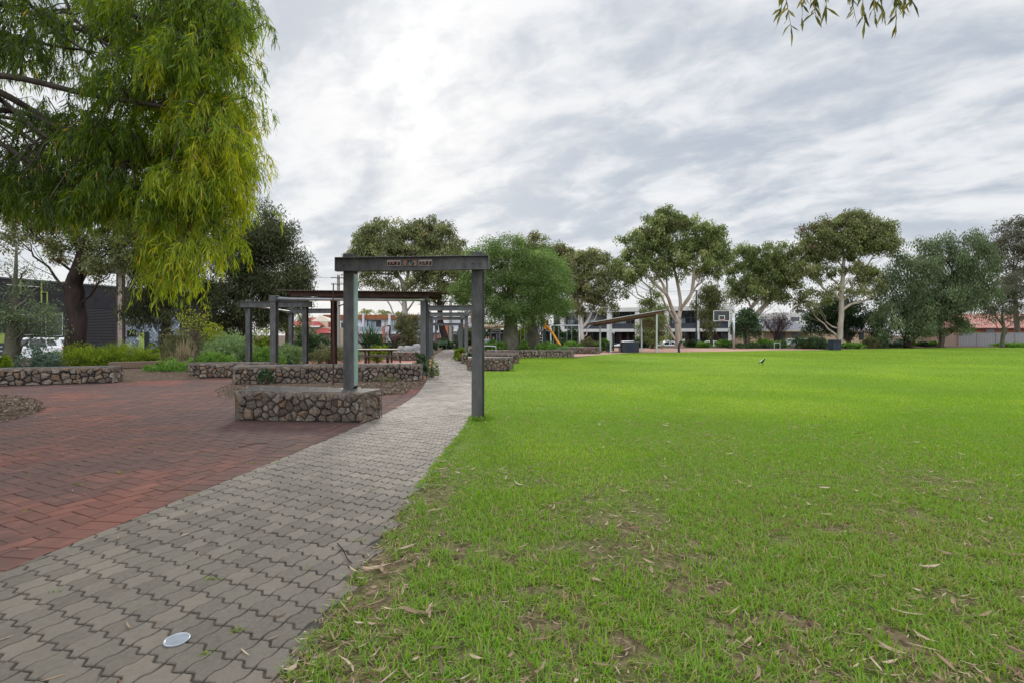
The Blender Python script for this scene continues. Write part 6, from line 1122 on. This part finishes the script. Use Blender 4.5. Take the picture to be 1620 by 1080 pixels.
# townhouses
simple('timber_clad', (.30, .115, .05), (.21, .075, .035), 1.2, .7, mapping=(3, 3, .3)); simple('white_wall', (.60, .62, .66), (.54, .56, .60), 1, .7); simple('orange_brick', (.42, .17, .10), (.33, .12, .075), 5, .85, bump=.3); simple('glass_pale', (.28, .36, .38), (.20, .27, .30), .8, .1, spec=.6); simple('grey_wall', (.46, .47, .50), (.40, .41, .44), 1, .8)
rt = thing('townhouses', 'row of white two storey townhouses with timber fascia and orange brick piers', 'building', GX(640, 102)); W = Face((GX(512, 102).x, 102), (GX(765, 102).x, 102), rt.location)
R_ = lambda nm, mt, rects, par=None: (lambda mb: ([W.rect(mb, *r) for r in rects], mb.build(nm, MN[mt], par or rt))[1])(MB())
R_('wall', 'white_wall', [(512, 505.5, 712, 541, -9, 0)]); R_('timber_fascia', 'timber_clad', [(512, 498.5, 672, 505.4, -8, .5)]); R_('dividing_wall', 'white_wall', [(575, 497, 577.6, 541, 0, .9)]); R_('dividing_wall', 'white_wall', [(616, 497, 619.2, 541, 0, .9)]); R_('dividing_wall', 'white_wall', [(661, 497, 664, 541, 0, .9)])
for x0, y0, x1, y1, mt in ((580.8, 507, 603, 524.5, 'window_dark'), (570.5, 506.5, 575, 510, 'window_dark'), (608, 507, 611.5, 517, 'window_dark'), (619.5, 506.8, 625.5, 524, 'glass_pale'), (678, 505, 686, 523, 'window_dark'), (688, 504, 694, 523, 'window_dark'), (630, 507, 650, 523, 'window_dark'), (516, 508, 524, 522, 'window_dark'), (540, 508, 556, 522, 'window_dark')):
    wn = R_('window', mt, [(x0, y0, x1, y1, 0, .06)]); R_('frame', 'white_paint' if x1 - x0 < 10 else 'charcoal', [(x0, y0, x0 + .5, y1, .06, .12), (x1 - .5, y0, x1, y1, .06, .12), ((x0 + x1) / 2 - .25, y0, (x0 + x1) / 2 + .25, y1, .06, .12)], wn)
    if x0 == 580.8: R_('curtain', 'glass_pale', [(582, 508, 588, 523.5, .06, .075), (589, 509, 595, 523.5, .06, .07)], wn)
R_('balcony_slab', 'white_wall', [(512, 525, 612, 528.3, 0, 1.6), (619.3, 525, 661, 528.3, 0, 1.6), (664.1, 523.5, 696, 526.5, 0, 1.6)]); R_('balustrade', 'glass_pale', [(572, 517.5, 609, 524.8, 1.45, 1.5)])
for a in ((566.5, 516, 571.2, 541), (609.3, 516, 612.8, 541), (584, 526, 586.5, 541), (681, 523.8, 685.2, 541), (689, 530, 697, 541)): R_('brick_pier', 'orange_brick', [(*a, 1.62, 2.1)])
R_('garage_door', 'glass_pale', [(594, 530, 602, 541, 0, .1), (626, 529, 640, 541, 0, .1)]); R_('ground_window', 'window_dark', [(588, 529.5, 593.6, 541, 0, .06), (603, 529.5, 608, 541, 0, .06), (670, 528, 679, 541, 0, .06)])
R_('end_block', 'grey_wall', [(712.1, 503, 765, 545, -9, .6)]); R_('white_balcony', 'white_paint', [(718, 521.5, 748, 524.5, .6, 1.4)]); R_('dark_opening', 'window_dark', [(718, 529, 726, 542, .6, .66), (741, 529, 750, 542, .6, .66)]); R_('brick_gable', 'orange_brick', [(700.5, 514, 710, 541, 0, 1.2)]); R_('brick_strip', 'orange_brick', [(734, 513, 740, 541, .6, .9), (745, 498, 752, 510, .6, .9)]); R_('brick_fence', 'rust', [(694, 534.5, 735, 545, 2.4, 2.6)])
# white two storey building
simple('off_white', (.62, .615, .59), (.55, .545, .52), .8, .7); simple('slate_panel', (.055, .062, .075), (.045, .05, .06), 1, .5)
A, B_ = (GX(870, 101).x, 101), (GX(1157.5, 87).x, 87); rt = thing('office_building', 'long white framed two storey building with dark windows behind the lawn', 'building', ((A[0] + B_[0]) / 2, 94, 0)); W = Face(A, B_, rt.location)
z1 = W.z_of(1157, 483.2); zf = W.z_of(1060, 520); mb = MB(); W.box(mb, 0, W.len, -1.5, z1 - .15, -14, -2.2); mb.build('wall', MN['window_dark'], rt)
mb = MB(); W.box(mb, -.1, W.len + .1, z1 - .75, z1, -14, .1); mb.build('parapet', MN['off_white'], rt); mb = MB(); W.box(mb, -.1, W.len + .1, zf - .55, zf, -14, .08); mb.build('floor_band', MN['off_white'], rt)
cols = ((886, 892), (960, 967.5), (1004.5, 1011.5), (1051, 1058), (1103, 1106.5), (1152, 1157.4), (915, 920))
for a, b in cols: mb = MB(); W.box(mb, W.s_of(a), W.s_of(b), -1.5, z1 - .752, -2.2, .02); mb.build('column', MN['off_white'], rt)
for a, b in ((892, 915), (920, 960), (967.5, 1004.5), (1011.5, 1051), (1058, 1103), (1106.5, 1152)):
    mb = MB(); W.box(mb, W.s_of(a), W.s_of(b), zf + .002, zf + .95, -.7, -.5); mb.build('spandrel', MN['slate_panel'], rt); mb = MB(); W.box(mb, W.s_of(a), W.s_of(b), zf + .952, z1 - .752, -1.6, -1.5); wn = mb.build('window', MN['window_dark'], rt); mb = MB(); s0, s1 = W.s_of(a), W.s_of(b)
    for k in range(1, 4): s = s0 + (s1 - s0) * k / 4; W.box(mb, s - .05, s + .05, zf + .95, z1 - .76, -1.498, -1.4)
    W.box(mb, s0, s1, zf + 1.9, zf + 1.98, -1.498, -1.42); mb.build('mullion', MN['steel_far'], wn); mb = MB(); W.box(mb, s0 + .3, s0 + (s1 - s0) * .55, zf + 1.0, zf + 1.8, -1.498, -1.45); mb.build('blind', MN['glass_pale'], wn)
    for k in (1, 2): mb = MB(); s = s0 + (s1 - s0) * k / 3; W.box(mb, s - .2, s + .2, -1.5, zf - .56, -1.2, -.8); mb.build('brick_pier', MN['rust_dark'], rt)
# grey tiled house
m = newmat('grey_tile'); wv = N('ShaderNodeTexWave', wave_type='BANDS', bands_direction='X', ins={'Scale': 1.0}); L(N('ShaderNodeTexCoord').outputs['Object'], wv.inputs[0]); wz = N('ShaderNodeTexWave', wave_type='BANDS', bands_direction='Z', ins={'Scale': 1.7}); L(N('ShaderNodeTexCoord').outputs['Object'], wz.inputs[0]); bsdf_out(MIXC(M('MULTIPLY', wz.outputs['Fac'], wv.outputs['Fac']), (.13, .13, .145), (.30, .30, .32)), .8)
simple('cream_brick', (.56, .42, .28), (.47, .34, .22), 4, .85)
ce = GX(1290, 80); ce.z = -.5; rt = thing('grey_tiled_house', 'low cream brick house with grey tiled hip roof behind the twiggy shrub', 'house', ce); q = lambda px, py, d=80: P(px, py, d) - ce
mb = MB(); a, b = q(1196, 0).x, q(1384, 0).x; mb.box(((a + b) / 2, 4, q(0, 533).z - .4), (b - a, 7, q(0, 523).z - q(0, 543).z + .9)); mb.build('wall', MN['cream_brick'], rt)
mb = MB(); hip(mb, q(1192, 0).x, q(1290, 0).x, q(1212, 0).x, q(1268, 0).x, q(0, 523.2).z, q(0, 504).z, -.6, 9); mb.build('roof', MN['grey_tile'], rt); mb = MB(); hip(mb, q(1291, 0).x, q(1388, 0).x, q(1310, 0).x, q(1368, 0).x, q(0, 525).z, q(0, 512).z, .2, 9); mb.build('roof', MN['grey_tile'], rt)
mb = MB(); mb.box(((q(1192, 0).x + q(1290, 0).x) / 2, -.66, q(0, 523.8).z), (q(1290, 0).x - q(1192, 0).x, .12, .16)); mb.build('gutter', MN['cream'], rt)
for px in (1204, 1277, 1284): mb = MB(); mb.box((q(px, 0).x, -.45, q(0, 533).z), (.16, .16, 2)); mb.build('verandah_post', MN['cream'], rt)
for x0, x1 in ((1228, 1245), (1256, 1268), (1362, 1370), (1345, 1352)): mb = MB(); mb.box(((q(x0, 0).x + q(x1, 0).x) / 2, .48, q(0, 532).z), (q(x1, 0).x - q(x0, 0).x, .06, 1.2)); mb.build('window', MN['window_dark'], rt)
ce = GX(1255, 100); rt = thing('white_block', 'white upper storey of a block showing over the grey tiled roof', 'building', ce); q = lambda px, py, d=100: P(px, py, d) - ce; mb = MB(); mb.box((0, 4, q(0, 495).z / 2), (q(1278, 0).x - q(1236, 0).x, 8, q(0, 495).z)); mb.build('wall', MN['off_white'], rt); mb = MB(); mb.box((q(1258, 0).x, -.03, q(0, 505).z), (1.6, .06, .8)); mb.build('window', MN['window_dark'], rt); mb = MB(); mb.box((q(1270, 0).x, 1, q(0, 495).z + .3), (1.2, 1.2, .6)); mb.build('roof_unit', MN['slate_panel'], rt)
# red tiled house, gate and fence at the right
m = newmat('terracotta_tile'); wz = N('ShaderNodeTexWave', wave_type='BANDS', bands_direction='Z', ins={'Scale': 2.2}); L(N('ShaderNodeTexCoord').outputs['Object'], wz.inputs[0]); wv = N('ShaderNodeTexWave', wave_type='BANDS', bands_direction='X', ins={'Scale': 1.2}); L(N('ShaderNodeTexCoord').outputs['Object'], wv.inputs[0]); n1 = noise(.8, 5); bsdf_out(MIXC(MR(n1, .35, .65, 0, 1), MIXC(M('MULTIPLY', wz.outputs['Fac'], wv.outputs['Fac']), (.26, .10, .075), (.44, .19, .15)), (.40, .23, .19)), .8)
ce = GX(1590, 86); rt = thing('red_tiled_house', 'house with wide terracotta tiled roof behind the grey fence', 'house', ce); q = lambda px, py, d=86: P(px, py, d) - ce
mb = MB(); mb.box((2, 5.5, q(0, 519).z / 2), (q(1690, 0).x - q(1500, 0).x, 9, q(0, 519).z)); mb.build('wall', MN['orange_brick'], rt); mb = MB(); hip(mb, q(1486, 0).x, q(1720, 0).x, q(1515, 0).x, q(1690, 0).x, q(0, 519).z, q(0, 494).z, 0, 12); mb.build('roof', MN['terracotta_tile'], rt); mb = MB(); mb.box(((q(1486, 0).x + q(1720, 0).x) / 2, -.08, q(0, 519.8).z), (q(1720, 0).x - q(1486, 0).x, .14, .2)); mb.build('fascia', MN['rust'], rt)
for x0, x1 in ((1530, 1548), (1568, 1582)): mb = MB(); mb.box(((q(x0, 0).x + q(x1, 0).x) / 2, .97, q(0, 526).z), (q(x1, 0).x - q(x0, 0).x, .06, 1.0)); mb.build('window', MN['window_dark'], rt)
m = newmat('fence_grey'); wv = N('ShaderNodeTexWave', wave_type='BANDS', bands_direction='X', ins={'Scale': 1.6}); L(N('ShaderNodeTexCoord').outputs['Object'], wv.inputs[0]); bsdf_out(MIXC(wv.outputs['Fac'], (.21, .205, .215), (.26, .25, .26)), .6, 0, wv.outputs['Fac'], .6, .05); simple('fence_timber', (.34, .25, .20), (.26, .19, .15), 2, .85, mapping=(4, 4, .4))
a, b = GX(1516, 70.5), GX(1760, 68); t = thing('metal_fence', 'grey ribbed metal fence at the right side of the park', 'fence', a); ln = (b - a); mb = MB(); mb.bar(Vector((0, 0, .87)), ln + Vector((0, 0, .87)), .05, 1.78); mb.build('panels', MN['fence_grey'], t); mb = MB(); mb.bar(Vector((0, 0, 1.79)), ln + Vector((0, 0, 1.79)), .09, .06); mb.build('top_rail', MN['fence_grey'], t)
for k in range(9): mb = MB(); p = ln * k / 8; mb.box((p.x, p.y - .05, .9), (.08, .06, 1.8)); mb.build('post', MN['fence_grey'], t)
a, b = GX(1449, 71), GX(1515, 70.6); t = thing('timber_fence', 'weathered timber paling gate left of the grey metal fence', 'fence', a); ln = b - a; n = 42; mb = MB()
for k in range(n): p = ln * (k + .5) / n; gap = 4 < k < 16; mb.box((p.x, p.y, .88 + rnd.uniform(-.02, .02)), (ln.length / n * (.55 if gap else .93), .03, 1.72))
mb.build('palings', MN['fence_timber'], t); mb = MB(); [mb.bar(Vector((0, .05, z)), ln + Vector((0, .05, z)), .05, .1) for z in (.4, 1.45)]; mb.build('rails', MN['fence_timber'], t)
mb = MB(); mb.box((0, 0, .45), (1.0, .9, .9)); mb.box((0, -.05, .95), (1.06, .98, .1)); c = GX(1424, 67); o = mb.build('wheelie_bin', MN['green_paint'], loc=c); tag(o, 'low green bin in the dark shade left of the pepper tree trunk', 'bin'); o.scale = (.6, .6, 1)
# ------------------------------------------------------------------ cars
m = newmat('car_white'); b_ = bsdf_out((.74, .75, .77), .25, 0); b_.inputs['Coat Weight'].default_value = .6
simple('car_glass', (.02, .024, .03), (.03, .035, .042), 1, .06, spec=.7); simple('tyre', (.02, .02, .02), None, 5, .8); simple('tail_red', (.5, .02, .03), None, 5, .3); simple('alloy', (.5, .5, .52), None, 5, .3, .8)
def car(label, c, rz, Ln, Hh, hatch=True):
    """side view car, nose towards local -x"""
    t = thing('parked_car', label, 'car', c, rz, 'white parked cars'); l = Ln / 2; b = Hh * .63; wd = .88
    lo = [(-l, .32), (-l + .05, .62), (-l + .15, b * .86), (-l + 1.15, b * .98), (l - .2, b + .02), (l - .03, b * .8), (l, .35), (l - .1, .25), (-l + .1, .25)]
    mb = MB(); mb.extr(lo, -wd, wd); mb.build('body', MATS['car_white'], t, bevel=.06)
    ro = [(-l + 1.1, b * .94), (-l + 1.85, Hh - .05), (-l + 2.2, Hh), (l - .75, Hh - .02), (l - .45, Hh - .10), (l - .12, b)]
    V = []; n = len(ro)
    for s in (-1, 1): V += [(x, s * (wd - .03 - .16 * max(0, (z - b * .94) / (Hh - b))), z) for x, z in ro]
    mb = MB(); mb.add(V, [tuple(range(n)), tuple(reversed(range(n, 2 * n)))] + [(i, n + i, n + (i + 1) % n, (i + 1) % n) for i in range(n)]); mb.build('cabin', MATS['car_white'], t, bevel=.04)
    for s in (-1, 1):
        mb = MB(); yf = lambda z: s * (wd - .012 - .16 * max(0, (z - b * .94) / (Hh - b)))
        for xs_, in (([(-l + 1.45, b + .05), (-l + 1.98, Hh - .14), (-l + 2.42, Hh - .12), (-l + 2.42, b + .05)],), ([(-l + 2.52, b + .05), (-l + 2.52, Hh - .12), (l - 1.28, Hh - .13), (l - 1.15, b + .06)],), ([(l - 1.05, b + .07), (l - 1.18, Hh - .13), (l - .80, Hh - .14), (l - .45, b + .1)],)): mb.add([(x, yf(z) - s * .0, z) for x, z in xs_] + [(x, yf(z) - s * .04, z) for x, z in xs_], [(0, 1, 2, 3), (7, 6, 5, 4), (0, 4, 5, 1), (1, 5, 6, 2), (2, 6, 7, 3), (3, 7, 4, 0)])
        mb.build('side_windows', MATS['car_glass'], t)
    mb = MB(); mb.add([(-l + 1.19, -.68, b * 1.0 + .06), (-l + 1.19, .68, b + .06), (-l + 1.80, .60, Hh - .09), (-l + 1.80, -.60, Hh - .09)], [(0, 1, 2, 3)]); o = mb.build('windscreen', MATS['car_glass'], t); mb = MB(); mb.add([(l - .15, -.65, b + .07), (l - .15, .65, b + .07), (l - .43, .6, Hh - .13), (l - .43, -.6, Hh - .13)], [(0, 1, 2, 3)]); mb.build('rear_window', MATS['car_glass'], t)
    for x in (-l + .85, l - .85):
        for s in (-1, 1):
            mb = MB(); mb.lathe([(.20, -.11), (.33, -.11), (.345, -.06), (.345, .06), (.33, .11), (.20, .11)], (x, s * (wd - .08), .34), 18, 'y'); wh = mb.build('wheel', MATS['tyre'], t); mb = MB(); mb.lathe([(.205, -.115), (.21, .0), (.205, .115)], (x, s * (wd - .08), .34), 14, 'y'); mb.build('rim', MATS['alloy'], wh)
    for s in (-1, 1):
        mb = MB(); mb.box((l - .06, s * .68, b * .92), (.14, .26, .22)); mb.build('tail_light', MATS['tail_red'], t); mb = MB(); mb.box((-l + .10, s * .66, b * .74), (.16, .30, .13)); mb.build('headlight', MATS['panel_frame'], t); mb = MB(); mb.box((-l + 1.55, s * (wd + .08), b + .08), (.16, .2, .14)); mb.build('mirror', MATS['car_white'], t)
c = GX(61, 33); car('white station wagon parked behind the blue green shrub at the left', (c.x, c.y, -.20), R(0), 4.75, 1.55)
c = GX(1050, 74); car('white hatchback with red tail light parked beyond the court, left of the tallest gum', (c.x, c.y, -.84), R(6), 3.9, 1.5)
c = GX(990, 79); car('white car roof showing behind the barbecue bench', (c.x, c.y, -.80), R(4), 4.6, 1.42)
c = GX(1255, 71); car('white utility shaped car parked in front of the grey tiled house', (c.x, c.y, -.72), R(-3), 4.6, 1.75)
c = GX(1122, 76); car('white car mostly hidden by the hedge left of the hoop', (c.x, c.y, -.84), R(3), 4.3, 1.5)
